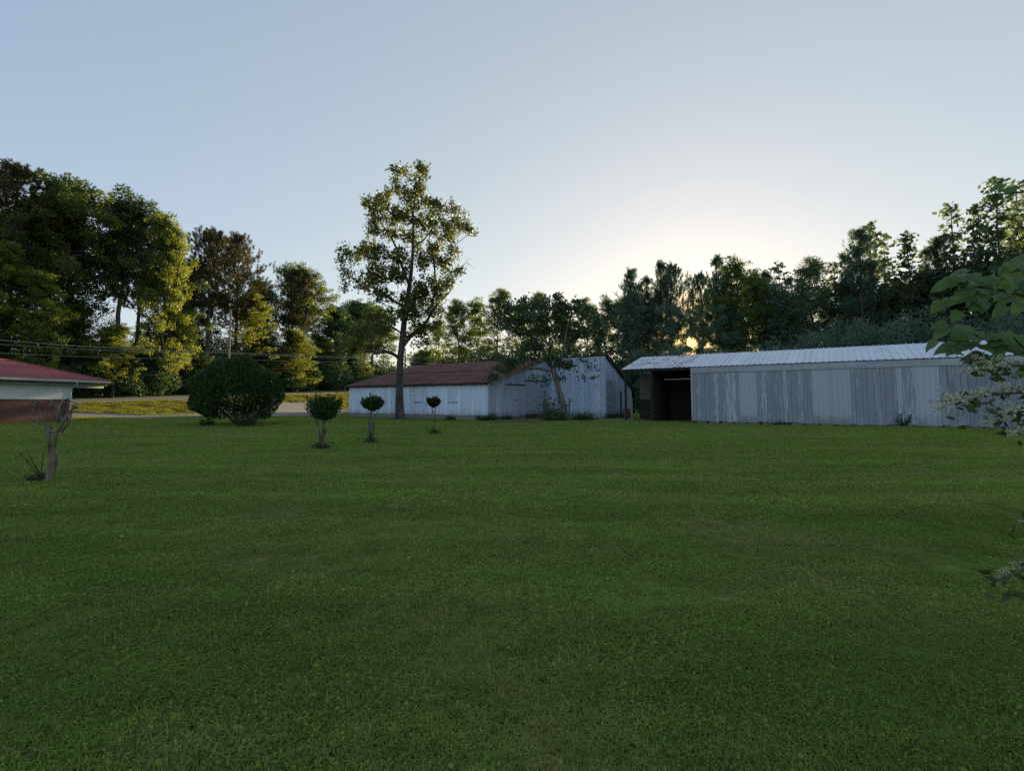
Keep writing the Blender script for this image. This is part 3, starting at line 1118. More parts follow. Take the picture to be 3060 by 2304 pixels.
def proto_poplar(seed, H=18.0, cb=.15, spread=3.0, tr=.16, nb=34, leaf=.40):
    """young tree with a straight leader and flat whorls of big leaves"""
    g = np.random.default_rng(seed); random.seed(seed)
    wood = MB()
    tp = [np.array([g.normal() * .05 * (k > 0), g.normal() * .05 * (k > 0), -.4 + (H + .2) * k / 10]) for k in range(11)]
    wood.tube(tp, [tr * (1 - .93 * k / 10) + .012 for k in range(11)], 7)
    cs, ks = [], []
    for i in range(nb):
        f = cb + (1 - cb) * (i + g.random()) / nb
        q = (f - cb) / (1 - cb)
        z = H * .985 * f
        p = np.array([0, 0, z])
        az = i * 2.4 + g.normal() * .4
        Ln = spread * (1 - q) ** .75 * (.75 + .5 * g.random()) + .25
        el = R(40 + 12 * q)
        lp = limb_path(p, (math.cos(az) * math.cos(el), math.sin(az) * math.cos(el), math.sin(el)), Ln, 4, .08, .3, g)
        wood.tube(lp, np.linspace(.045 * (1.2 - q), .01, 5).tolist(), 4, cap=False)
        for t in np.arange(.3, 1.01, .35 / max(.6, Ln)):
            j = t * 4; a = min(3, int(j)); c = lp[a] * (1 - (j - a)) + lp[a + 1] * (j - a)
            for w in range(2):
                cs.append(c + g.normal(size=3) * .22 * (1.0 if w else .3))
    cs.append(np.array([0, 0, H]))
    cs = np.array(cs)
    k = 6
    P = np.repeat(cs, k, 0) + g.normal(size=(len(cs) * k, 3)) * np.array([.24, .24, .08])
    Q = leaf_quads(P, leaf * (.6 + .6 * g.random(len(P))), .8, np.array([0, 0, -1.0]), .15, .62, g)
    return wood.mesh('trunk', True), quads_mesh('crown', Q), H


def dome_points(n, cx, cy, cz, rx, ry, rz, g, lumps=26, zmin=-.9, lump_r=.42, inner=.72):
    """points over a lumpy dome"""
    d = unit(g.normal(size=(lumps, 3)))
    d[:, 2] = np.clip(d[:, 2], zmin, 1)
    C = d * (inner + .25 * g.random((lumps, 1)))
    i = g.integers(0, lumps, n)
    e = unit(g.normal(size=(n, 3))) * (lump_r * (.45 + .55 * g.random((n, 1)) ** .5))
    P = C[i] + e
    P = P[P[:, 2] > zmin]
    return P * np.array([rx, ry, rz]) + np.array([cx, cy, cz])


def proto_bush(seed, H=6.0, w=3.2, n=11000, leaf=.23):
    g = np.random.default_rng(seed); random.seed(seed)
    P = dome_points(n, 0, 0, H * .45, w, w, H * .55, g, 34, -.82, .40, .62)
    Q = leaf_quads(P, leaf * (.6 + .8 * g.random(len(P))), .62, np.array([0, 0, -1.0]), .2, .3, g)
    wood = MB()
    for k in range(6):
        az = k * 1.05 + g.random()
        lp = limb_path((math.cos(az) * .15, math.sin(az) * .15, -.2), (math.cos(az) * .5, math.sin(az) * .5, 1), H * .7, 5, .12, .3, g)
        wood.tube(lp, np.linspace(.09, .02, 6).tolist(), 5, cap=False)
    return wood.mesh('stems', True), quads_mesh('foliage', Q), H


PROTO = {
    'oak1': proto_broad(1, spread=5.2, limbs=26, cb=.30), 'oak2': proto_broad(2, spread=5.4, cb=.38, limbs=25), 'oak3': proto_broad(5, spread=4.8, cb=.16, limbs=30),
    'oak4': proto_broad(9, spread=5.2, cb=.48, limbs=22, top=.35),
    'slim1': proto_broad(12, spread=3.8, cb=.36, limbs=28, tr=.15, leaf=.19, dens=165, sparse=.8),
    'slim2': proto_broad(14, spread=3.5, cb=.24, limbs=30, tr=.14, leaf=.19, dens=165, sparse=.78),
    'pine1': proto_pine(3, spread=3.4, whorls=18), 'pine2': proto_pine(4, cb=.42, spread=3.6, whorls=19), 'pine3': proto_pine(6, cb=.22, spread=2.7, whorls=24, dens=30, cone=.6), 'pine4': proto_pine(16, cb=.34, spread=2.3, whorls=20, dens=32, cone=.75),
    'pop1': proto_poplar(7), 'pop2': proto_poplar(8, spread=3.5, nb=40),
    'bush1': proto_bush(21), 'bush2': proto_bush(22, 6.0, 2.6), 'bush3': proto_bush(23, 6.0, 3.8, 12500),
}
_mesh_cache = {}


def with_mat(me, mat):
    key = (me.name, mat.name)
    if key not in _mesh_cache:
        if not me.materials:
            me.materials.append(mat); _mesh_cache[key] = me
        else:
            c = me.copy(); c.materials.clear(); c.materials.append(mat); _mesh_cache[key] = c
    return _mesh_cache[key]


_tn = [0]


def plant(kind, px, top, depth, name, label, group, wf=1.0, leaf='leaf_oak', bark='bark', rot=None, cat='tree', base=None):
    wood, crown, H = PROTO[kind]
    x = ray(px, 1200)[0] * depth
    z = tz(x, depth) if base is None else base
    ht = at(px, top, depth).z - z
    _tn[0] += 1
    e = empty(name, (x, depth, z), (_tn[0] * 2.399) % 6.28 if rot is None else rot)
    k = ht / H
    e.scale = (k * wf, k * wf, k)
    if kind in TREE_ALIAS_BUSH:
        obj('stems', with_mat(wood, M[bark]), e); obj('foliage', with_mat(crown, M[leaf]), e)
    else:
        obj('trunk', with_mat(wood, M[bark]), e); obj('crown', with_mat(crown, M[leaf]), e)
    return tag(e, label, cat, group)


TREE_ALIAS_BUSH = ('bush1', 'bush2', 'bush3')
GL = 'trees on the bank across the road'
GR = 'trees standing behind the long shed'
GM = 'slender trees behind the barn'
O, LT, PN, DK, PO, BL = 'leaf_oak', 'leaf_sunlit', 'leaf_pine', 'leaf_dark', 'leaf_poplar', 'leaf_blue_veil'
left_rows = [
    ('pine2', 5, 512, 82, 1.5, PN, 'pine_tree', 'brown tinged pine cut by the left edge, above the house roof'),
    ('oak2', 205, 533, 84, 1.15, O, 'oak_tree', 'tallest round topped oak on the left, above the house eave'),
    ('oak1', 110, 585, 92, 1.2, DK, 'oak_tree', 'dark oak between the leftmost pine and the tallest oak'),
    ('oak4', 335, 590, 88, 1.1, DK, 'oak_tree', 'dark oak with pale forked trunk right of the tallest oak'),
    ('oak3', 478, 628, 82, .80, LT, 'oak_tree', 'narrow tall tree with sunlit yellow green side, left of the brown pines'),
    ('pine1', 400, 700, 94, 1.4, PN, 'pine_tree', 'pine half hidden left of the narrow sunlit tree'),
    ('pine1', 612, 698, 88, 1.5, PN, 'pine_tree', 'left one of the two tall brown pines behind the utility pole'),
    ('pine2', 697, 716, 86, 1.35, PN, 'pine_tree', 'right one of the two tall brown pines, trunk behind the utility pole'),
    ('oak3', 560, 760, 98, 1.1, DK, 'oak_tree', 'dark tree standing behind the two tall brown pines'),
    ('oak2', 770, 830, 98, .9, O, 'oak_tree', 'tree filling the dip right of the two tall brown pines'),
    ('oak4', 905, 795, 92, 1.15, O, 'oak_tree', 'round domed tree with a bare pine trunk in front'),
    ('pine1', 868, 815, 89, 1.35, PN, 'pine_tree', 'brown pine with long bare trunk below the round domed tree'),
    ('oak1', 990, 905, 95, 1.0, DK, 'oak_tree', 'dark tree right of the round domed tree'),
    ('oak3', 1045, 890, 97, 1.1, DK, 'oak_tree', 'dark tree left of the lone tall tree crown'),
    ('oak2', 1115, 905, 100, 1.0, O, 'oak_tree', 'tree seen behind the left side of the lone tall tree'),
    ('oak3', 90, 800, 79, 1.2, LT, 'oak_tree', 'bright yellow green sunlit tree above the house roof'),
    ('oak3', 330, 960, 76, 1.1, LT, 'maple_tree', 'low sunlit tree spreading right of the house eave'),
    ('oak1', 180, 900, 82, 1.0, O, 'maple_tree', 'mid height green tree above the house hip roof'),
    ('oak1', 530, 900, 84, 1.0, O, 'maple_tree', 'mid height tree left of the utility pole'),
    ('slim1', 735, 870, 84, 1.2, LT, 'maple_tree', 'yellow lit young tree just right of the utility pole'),
    ('oak3', 872, 980, 79.5, 1.25, LT, 'maple_tree', 'bright yellow lit tree low above the round hedge bush'),
    ('oak1', 780, 985, 83, 1.3, PN, 'maple_tree', 'brownish low tree left of the bright yellow lit one'),
    ('oak3', 960, 1000, 84, 1.0, O, 'maple_tree', 'green low tree right of the bright yellow lit one'),
    ('oak1', 1060, 1000, 88, 1.0, LT, 'maple_tree', 'sunlit low tree left of the barn above the road'),
    ('oak2', -160, 480, 84, 1.3, O, 'oak_tree', 'oak beyond the left edge of the wood'),
    ('oak1', -60, 700, 78, 1.2, LT, 'maple_tree', 'sunlit tree in the wood left of the house roof'),
]
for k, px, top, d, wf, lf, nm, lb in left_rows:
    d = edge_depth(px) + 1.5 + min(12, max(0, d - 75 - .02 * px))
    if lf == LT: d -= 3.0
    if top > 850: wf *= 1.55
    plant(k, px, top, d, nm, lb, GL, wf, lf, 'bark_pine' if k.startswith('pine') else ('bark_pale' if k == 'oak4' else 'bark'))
edge = [
    ('bush1', 250, 1080, 73, DK, 'dark shrub under the wood right of the house eave'),
    ('bush3', 350, 1090, 74, DK, 'broad dark shrub at the road edge, first right of the house'),
    ('bush1', 450, 1075, 75, DK, 'dark shrub at the road edge between house and round hedge bush'),
    ('bush2', 540, 1085, 75, DK, 'dark shrub at the road edge left of the utility pole'),
    ('bush3', 640, 1070, 76, DK, 'dark shrub at the road edge behind the utility pole foot'),
    ('bush1', 740, 1080, 77, DK, 'dark shrub behind the top of the round hedge bush'),
    ('bush3', 840, 1095, 78, DK, 'dark shrub at the road edge right of the round hedge bush'),
    ('bush2', 905, 1085, 79, DK, 'dark shrub across the road above the gap beside the barn'),
    ('bush1', 975, 1070, 80, DK, 'dark shrub across the road left of the barn eave'),
    ('bush3', 1050, 1075, 82, DK, 'dark shrub across the road behind the barn eave tip'),
    ('bush1', 1130, 1075, 84, DK, 'dark shrub above the left end of the barn roof'),
    ('bush2', 160, 1095, 72, DK, 'dark shrub behind the house roof edge'),
    ('bush3', 60, 1080, 73, DK, 'dark shrub showing above the house roof'),
]
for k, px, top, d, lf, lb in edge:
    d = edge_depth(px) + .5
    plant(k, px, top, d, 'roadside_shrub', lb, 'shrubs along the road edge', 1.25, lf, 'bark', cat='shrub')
mid_rows = [
    ('oak3', 1255, 1040, 84, 1.5, LT, 'low sunlit shrub tree behind the barn roof right of the tall trunk'),
    ('bush3', 1330, 1052, 92, 1.4, LT, 'sunlit bush above the middle of the rusty roof'),
    ('slim1', 1365, 880, 88, 1.25, O, 'leftmost slender tree behind the barn, beside the lone tall tree'),
    ('slim2', 1425, 872, 92, 1.3, O, 'second slender tree behind the barn from the left'),
    ('slim1', 1482, 848, 86, 1.15, O, 'tallest slender tree behind the barn with notched top'),
    ('slim2', 1548, 882, 92, 1.3, O, 'slender tree behind the left half of the leaning tree crown'),
    ('slim1', 1603, 864, 88, 1.15, O, 'slender tree rising over the middle of the leaning tree crown'),
    ('slim2', 1668, 880, 94, 1.2, O, 'slender tree above the right half of the leaning tree crown'),
    ('slim1', 1762, 880, 90, 1.2, PO, 'pale gold slender tree in the gap right of the leaning tree'),
    ('slim2', 1822, 868, 84, 1.1, PO, 'pale gold slender tree next to the first pine'),
    ('slim2', 1300, 935, 98, 1.2, O, 'thin tree just right of the lone tall tree trunk'),
    ('slim1', 1700, 960, 80, 1.2, O, 'shorter slender tree behind the right arm of the leaning tree'),
    ('bush3', 1440, 1060, 84, 1.3, DK, 'dark bush between slender trunks above the rusty roof'),
    ('bush1', 1540, 1050, 82, 1.3, DK, 'dark bush behind the barn ridge near the leaning tree'),
    ('bush3', 1740, 1040, 78, 1.3, DK, 'dark bush above the flat topped barn wall'),
    ('bush1', 1835, 1040, 72, 1.2, DK, 'dark bush behind the barn right corner'),
]
for k, px, top, d, wf, lf, lb in mid_rows:
    plant(k, px, top, d, 'bush' if 'bush' in k else 'slender_tree', lb, GM, wf, lf, cat='bush' if 'bush' in k else 'tree')
right_rows = [
    ('pine3', 1888, 812, 76, 1.25, BL, 'pine_tree', 'leftmost pine of the row behind the long shed'),
    ('pine4', 1940, 830, 80, 1.25, BL, 'pine_tree', 'second pine from the left behind the long shed'),
    ('pine4', 1982, 786, 76, 1.15, BL, 'pine_tree', 'taller twin topped pine left of the setting sun'),
    ('pine1', 2012, 800, 80, 1.1, BL, 'pine_tree', 'bare stemmed pine just left of the setting sun'),
    ('pine1', 2104, 826, 84, .95, BL, 'pine_tree', 'small topped pine just right above the setting sun'),
    ('pine4', 2152, 770, 76, 1.2, BL, 'pine_tree', 'pine right of the setting sun with pointed tiers'),
    ('slim2', 2218, 748, 74, 1.25, O, 'oak_tree', 'tall domed leafy tree right of the setting sun'),
    ('slim1', 2285, 800, 76, 1.1, O, 'oak_tree', 'leafy tree on the right shoulder of the domed tree'),
    ('pop1', 2340, 785, 72, 1.1, BL, 'poplar_tree', 'thin spire topped tree between the domed tree and the round pale one'),
    ('slim1', 2430, 748, 70, 1.15, PO, 'oak_tree', 'rounded pale leafy tree above the middle of the shed roof'),
    ('pop1', 2508, 785, 68, 1.1, PO, 'poplar_tree', 'small pointed tree right of the rounded pale one'),
    ('pine3', 2592, 692, 62, 1.35, BL, 'pine_tree', 'dark open pine with tufted top above the right half of the shed'),
    ('pop2', 2626, 666, 64, .95, PO, 'poplar_tree', 'pointed poplar rising just right of the dark open pine'),
    ('pop1', 2662, 700, 66, 1.0, PO, 'poplar_tree', 'second poplar right of the dark open pine'),
    ('pop2', 2738, 697, 60, 1.15, PO, 'poplar_tree', 'broad poplar between the pine and the tall spire'),
    ('pine3', 2828, 722, 58, 1.2, BL, 'pine_tree', 'low pine at the left foot of the tall spire'),
    ('pop1', 2876, 610, 56, 1.1, PO, 'poplar_tree', 'tall narrow poplar spire near the right edge'),
    ('pop2', 2955, 612, 52, .9, PO, 'poplar_tree', 'poplar next to the tallest one at the right edge'),
    ('pop2', 3018, 533, 50, 1.1, PO, 'poplar_tree', 'tallest poplar at the right edge'),
    ('pop1', 3085, 545, 54, 1.1, PO, 'poplar_tree', 'poplar cut by the right edge'),
    ('oak2', 3220, 560, 50, 1.2, O, 'oak_tree', 'oak in the wood beyond the right edge'),
    ('pine4', 1915, 850, 84, 1.2, BL, 'pine_tree', 'shorter pine between the two leftmost pines'),
    ('pine3', 2180, 800, 82, 1.0, BL, 'pine_tree', 'pine half hidden behind the tall domed leafy tree'),
    ('pine4', 2300, 815, 80, 1.2, BL, 'pine_tree', 'pine in the dip right of the domed leafy tree'),
    ('pine4', 2370, 830, 76, 1.2, BL, 'pine_tree', 'pine in the dip left of the rounded pale tree'),
    ('pine4', 2545, 760, 66, 1.1, BL, 'pine_tree', 'slim pine at the left foot of the dark open pine'),
    ('pine4', 2790, 745, 60, 1.1, BL, 'pine_tree', 'slim pine right of the broad poplar'),
    ('oak4', 1862, 885, 88, .9, O, 'oak_tree', 'leafy tree showing between the gold slender tree and the first pine'),
    ('slim1', 1912, 850, 92, 1.1, BL, 'oak_tree', 'leafy tree behind the two leftmost pines'),
    ('oak4', 2246, 820, 86, .8, BL, 'oak_tree', 'leafy tree filling the right flank of the domed tree'),
    ('oak4', 2325, 845, 84, .9, BL, 'oak_tree', 'leafy tree behind the thin spire topped tree'),
    ('slim2', 2475, 820, 78, 1.2, BL, 'oak_tree', 'leafy tree behind the small pointed tree'),
    ('slim2', 1960, 900, 86, 1.3, O, 'oak_tree', 'shorter leafy tree among the left pines'),
    ('oak3', 2190, 905, 84, 1.0, O, 'oak_tree', 'leafy tree low behind the pine right of the sun'),
    ('oak3', 2390, 860, 80, 1.3, BL, 'oak_tree', 'dark leafy tree low left of the rounded pale tree'),
    ('oak1', 2560, 840, 72, 1.2, BL, 'oak_tree', 'dark leafy tree below the dark open pine'),
    ('oak3', 2690, 830, 66, 1.3, O, 'oak_tree', 'green leafy tree below the broad poplar'),
    ('oak1', 2800, 800, 62, 1.2, O, 'oak_tree', 'green leafy tree below the low pine'),
    ('oak3', 2930, 770, 56, 1.2, O, 'oak_tree', 'green leafy tree behind the heart leaved branch'),
    ('oak1', 3040, 760, 54, 1.3, BL, 'oak_tree', 'dark leafy tree behind the branch tip at the right edge'),
]
for k, px, top, d, wf, lf, nm, lb in right_rows:
    plant(k, px, top, d, nm, lb, GR, wf, lf, 'bark_pine' if k.startswith('pine') else 'bark')


def undergrowth(name, label, spots, mat, seed, leaf=.3, dens=900):
    """one mass of scrub: (x, y, height, radius) per mound"""
    g = np.random.default_rng(seed)
    Ps = []
    for x, y, h, r in spots:
        z = tz(x, y)
        n = int(dens * r * h / 4)
        Ps.append(dome_points(n, x, y, z + h * .42, r, r, h * .6, g, 22, -.75, .42, .62))
    P = np.concatenate(Ps)
    Q = leaf_quads(P, leaf * (.6 + .8 * g.random(len(P))), .6, np.array([0, 0, -1.0]), .2, .3, g)
    return tag(obj(name, quads_mesh(name, Q), None, M[mat]), label, 'undergrowth', kind='stuff')


sp = []
for px in range(1880, 3300, 42):
    d = np.interp(px, [1880, 2100, 2600, 3300], [68, 62, 52, 42]) + random.uniform(-2, 3)
    top = np.interp(px, [1880, 2000, 2068, 2150, 2400, 2700, 3300], [1045, 1064, 1072, 1066, 1010, 965, 940]) + random.uniform(-16, 22)
    sp.append((ray(px, 1200)[0] * d, d, at(px, top, d).z, 2.6 + random.random() * 1.2))
undergrowth('undergrowth', 'dense dark scrub filling the wood behind the long shed', sp, 'leaf_blue_veil', 31)


def sun_thicket():
    """leafy saplings behind the shed; the low sun stands in a small gap between them"""
    g = np.random.default_rng(41)
    cs, rs = [], []
    for k in range(230):
        px = g.normal(2066, 62); py = g.uniform(915, 1078); d = g.uniform(69, 79)
        cs.append(np.array(at(px, py, d))); rs.append(g.uniform(.35, .95))
    P = clump_leaves(cs, rs, 330, g)
    sdir = np.array(_s)
    v = unit(P - np.array([0, 0, EYE]))
    ang = np.degrees(np.arccos(np.clip(v @ sdir, -1, 1)))
    P = P[ang > .50 + .16 * g.random(len(P))]  # leaves in front of the sun removed so its disc shows
    Q = leaf_quads(P, .2 * (.6 + .8 * g.random(len(P))), .6, np.array([0, 0, -1.0]), .2, .25, g)
    e = obj('thicket', quads_mesh('thicket', Q), None, M['leaf_blue_veil'])
    m = MB()
    for k in range(26):
        px = g.uniform(1935, 2225); d = g.uniform(69, 79)
        if abs(px - 2068) < 16: continue
        x = ray(px, 1200)[0] * d
        m.tube([(x, d, -.2), (x + g.normal() * .15, d, 5), (x + g.normal() * .3, d, g.uniform(9, 13))], [.07, .05, .015], 5)
    st = m.build('stems', M['bark'], e)
    tag(e, 'thicket of leafy saplings behind the shed, gap cut for the setting sun', 'thicket', kind='stuff')


sun_thicket()
sp = []
for k in range(46):
    y = 40 + k * 2.5
    for w_ in (1.2, 7.0, 13.0):
        yy = y + random.uniform(-1, 1)
        sp.append((float(edge_x(yy)) - w_ - random.uniform(-.6, 1.2), yy, (2.6 if w_ < 6 else 5.5 if w_ < 10 else 9.5) * random.uniform(.7, 1.4), 2.1 if w_ < 6 else 3.0))
undergrowth('roadside_scrub', 'low dark scrub under the trees along the far side of the road', sp, 'leaf_dark', 32, .28, 600)
sp = []
for k in range(70):
    a = R(-62 + k * 1.9)
    d = 175 + random.uniform(-20, 30)
    sp.append((math.sin(a) * d, math.cos(a) * d, random.uniform(7, 11), random.uniform(5, 8)))
undergrowth('distant_wood', 'distant line of woodland beyond the fields', sp, 'leaf_dark', 33, .9, 90)
#YARD
# ------------------------------------------------------------------ trees and shrubs in the yard
def px_tree(name, label, cat, base_px, depth, wood_paths, blobs, leaf_mat_name, bark, leaf, dens, seed, thick=.55, lump=.5, droop=.25, up=.25, twigs=0, group=None):
    """a tree drawn from the photograph: limbs and leaf masses given in its columns and rows, with real depth of their own"""
    g = np.random.default_rng(seed); random.seed(seed)
    b = at(*base_px, depth); b.z = tz(b.x, depth)
    e = tag(empty(name, b), label, cat, group)
    wood = MB()
    mpp = depth / FPX
    for path, rads, dy in wood_paths:
        pts = []
        for k, (x, y) in enumerate(path):
            f = k / max(1, len(path) - 1)
            p = at(x, y, depth) - b
            p.y += dy * f
            pts.append(p)
        # round off the polyline
        fine, fr = [], []
        for k in range(len(pts) - 1):
            for t in (0, .5):
                p0 = pts[max(0, k - 1)]; p1 = pts[k]; p2 = pts[k + 1]; p3 = pts[min(len(pts) - 1, k + 2)]
                q = .5 * ((2 * p1) + (p2 - p0) * t + (2 * p0 - 5 * p1 + 4 * p2 - p3) * t * t + (3 * p1 - p0 - 3 * p2 + p3) * t ** 3)
                fine.append(q); fr.append(rads[k] * (1 - t) + rads[k + 1] * t)
        fine.append(pts[-1]); fr.append(rads[-1])
        wood.tube(fine, fr, 9 if rads[0] > .15 else 6, wob=.08)
    Ps = []
    for cx, cy, rx, ry in blobs:
        c = np.array(at(cx, cy, depth) - b)
        ax = rx * mpp; az = ry * mpp
        ay = max(ax, az) * (1.1 + thick * g.random())
        c[1] += g.normal() * ax * thick
        n = int(dens * ax * az)
        k = max(5, int(8 + ax * az * 7.0))
        d = unit(g.normal(size=(k, 3))) * (.35 + .6 * g.random((k, 1)))
        i = g.integers(0, k, n)
        off = g.normal(size=(n, 3)) * lump / np.array([ax, ay, az]) * .55
        P = (d[i] + off) * np.array([ax, ay, az]) + c
        Ps.append(P)
        for q in range(2 if twigs else 0):
            j = g.integers(0, k)
            t = d[j] * np.array([ax, ay, az]) + c
            wood.tube([c, (c + t) / 2 + g.normal(size=3) * .12, t], [.045, .03, .012], 4, cap=False)
    P = np.concatenate(Ps)
    Q = leaf_quads(P, leaf * (.6 + .8 * g.random(len(P))), .68, np.array([0, 0, -1.0]), droop, up, g)
    wood.build('trunk', M[bark], e, True)
    obj('crown', quads_mesh('crown', Q), e, M[leaf_mat_name])
    return e


tall = px_tree(
    'poplar_tree', 'lone tall leafy tree standing in front of the rusty roofed barn', 'tree', (1195, 1253), 44.6,
    [([(1196, 1262), (1194, 1235), (1193, 1180), (1194, 1100), (1200, 1030), (1207, 960), (1215, 900), (1224, 840), (1231, 770), (1234, 690), (1233, 620), (1245, 560), (1256, 505)],
      [.54, .42, .35, .31, .28, .25, .22, .19, .15, .12, .09, .05, .025], .3),
     ([(1190, 1068), (1172, 1056), (1150, 1053), (1128, 1058), (1095, 1040), (1060, 1022)], [.16, .15, .13, .11, .08, .03], -1.5),
     ([(1204, 1035), (1222, 1008), (1246, 984), (1272, 956), (1296, 912), (1325, 880), (1350, 850)], [.20, .18, .16, .13, .11, .08, .03], 1.2),
     ([(1213, 915), (1192, 908), (1166, 893), (1142, 876), (1112, 862), (1085, 850)], [.15, .13, .11, .09, .06, .03], -1.0),
     ([(1222, 850), (1206, 810), (1190, 770), (1180, 735), (1155, 690), (1120, 640), (1105, 612)], [.14, .12, .11, .10, .08, .05, .02], 1.5),
     ([(1232, 745), (1250, 730), (1270, 722), (1300, 690), (1340, 650)], [.09, .08, .07, .05, .02], -1.2),
     ([(1290, 920), (1298, 860), (1297, 800), (1288, 750), (1276, 710), (1290, 650)], [.11, .10, .09, .08, .05, .02], 1.0),
     ([(1297, 800), (1325, 780), (1346, 765), (1350, 740), (1372, 715), (1405, 690)], [.07, .06, .05, .04, .03, .015], .6),
     ([(1233, 640), (1215, 600), (1190, 575), (1165, 560)], [.06, .05, .035, .015], .8),
     ([(1300, 860), (1340, 815), (1372, 800), (1392, 784), (1405, 790), (1418, 798)], [.05, .04, .03, .025, .015, .008], .3),
     ([(1372, 800), (1390, 798), (1400, 788)], [.025, .015, .008], .1), ([(1392, 784), (1400, 772), (1408, 776)], [.02, .012, .007], .1),
     ([(1135, 960), (1110, 990), (1085, 1000)], [.06, .05, .02], -1), ([(1205, 1000), (1170, 975), (1135, 960)], [.09, .08, .06], -1)],
    [(1262, 518, 30, 30), (1255, 555, 30, 25), (1200, 518, 32, 24), (1170, 552, 28, 22), (1215, 555, 38, 28), (1232, 595, 40, 30), (1270, 595, 26, 20),
     (1105, 610, 38, 26), (1140, 600, 40, 26), (1150, 642, 46, 30), (1198, 640, 46, 34), (1240, 650, 46, 36), (1305, 630, 40, 30), (1352, 628, 30, 34), (1290, 665, 46, 30),
     (1350, 672, 40, 28), (1390, 672, 24, 26), (1412, 690, 18, 14), (1335, 705, 40, 26), (1180, 688, 46, 30), (1235, 708, 40, 30), (1118, 668, 22, 22), (1130, 700, 26, 22),
     (1060, 765, 44, 22), (1095, 745, 44, 24), (1030, 775, 24, 16), (1135, 765, 44, 34), (1105, 800, 44, 34), (1195, 765, 46, 34), (1045, 825, 22, 20), (1082, 842, 34, 28),
     (1032, 855, 16, 16), (1145, 835, 44, 34), (1200, 830, 46, 36), (1290, 745, 44, 28), (1345, 745, 28, 22), (1255, 780, 44, 34), (1322, 790, 40, 30), (1368, 812, 22, 16),
     (1348, 845, 32, 24), (1282, 845, 48, 38), (1250, 880, 50, 36), (1190, 885, 50, 38), (1145, 890, 38, 28), (1320, 880, 32, 26), (1245, 930, 52, 36), (1195, 945, 44, 34),
     (1300, 925, 36, 30), (1120, 955, 52, 36), (1080, 985, 48, 34), (1140, 1000, 44, 28), (1245, 985, 46, 28), (1285, 975, 36, 26), (1065, 1025, 44, 20), (1115, 1035, 36, 20), (1265, 1020, 30, 20)],
    'leaf_tall', 'bark', .225, 520, 101, lump=.40, twigs=1)

lean = px_tree(
    'leaning_tree', 'leaning dark green tree with a flat spreading crown before the barn', 'tree', (1692, 1256), 42.6,
    [([(1694, 1266), (1690, 1245), (1682, 1205), (1672, 1170), (1664, 1140), (1656, 1115), (1652, 1100)], [.34, .28, .25, .24, .23, .24, .22], 0),
     ([(1654, 1112), (1636, 1108), (1605, 1102), (1575, 1106), (1540, 1118), (1505, 1130), (1470, 1146)], [.13, .12, .11, .10, .09, .07, .03], -1.6),
     ([(1652, 1104), (1640, 1080), (1624, 1045), (1602, 1015), (1580, 985), (1555, 950)], [.17, .16, .15, .13, .09, .04], 1.4),
     ([(1655, 1100), (1672, 1078), (1682, 1045), (1688, 1005), (1700, 950)], [.16, .15, .13, .10, .04], -.8),
     ([(1682, 1050), (1710, 1015), (1745, 985), (1785, 965)], [.10, .08, .06, .03], .9),
     ([(1660, 1095), (1690, 1075), (1715, 1062), (1738, 1078), (1758, 1092)], [.05, .04, .03, .022, .01], -.8),
     ([(1715, 1062), (1740, 1072), (1762, 1098), (1780, 1095)], [.03, .02, .014, .008], -.5),
     ([(1700, 1085), (1728, 1110), (1748, 1128), (1772, 1134)], [.03, .022, .015, .008], -.6),
     ([(1640, 1108), (1625, 1125), (1610, 1132)], [.03, .02, .01], -1), ([(1575, 1106), (1560, 1085), (1540, 1072)], [.05, .035, .015], -1)],
    [(1545, 925, 46, 26), (1600, 905, 50, 22), (1650, 915, 50, 24), (1710, 930, 50, 24), (1765, 955, 44, 28), (1800, 985, 26, 32), (1510, 950, 30, 28), (1560, 960, 44, 24),
     (1620, 950, 52, 28), (1690, 965, 52, 26), (1745, 990, 42, 26), (1795, 1025, 24, 22), (1530, 985, 38, 22), (1590, 995, 44, 22), (1650, 990, 44, 24), (1700, 1005, 36, 20),
     (1620, 1035, 38, 20), (1560, 1040, 36, 20), (1570, 1075, 44, 18), (1530, 1085, 36, 18), (1500, 1105, 30, 16), (1475, 1130, 20, 12), (1650, 1070, 30, 18), (1680, 1085, 28, 16),
     (1700, 1095, 26, 12), (1640, 1135, 12, 8), (1675, 1128, 10, 8), (1638, 1148, 9, 5), (1760, 1095, 14, 6), (1778, 1098, 8, 5), (1735, 1075, 14, 6), (1745, 1128, 10, 5), (1772, 1134, 8, 5), (1600, 1128, 14, 6)],
    'leaf_lean', 'bark_grey', .25, 500, 103, lump=.40, droop=.45, up=.35, twigs=1)


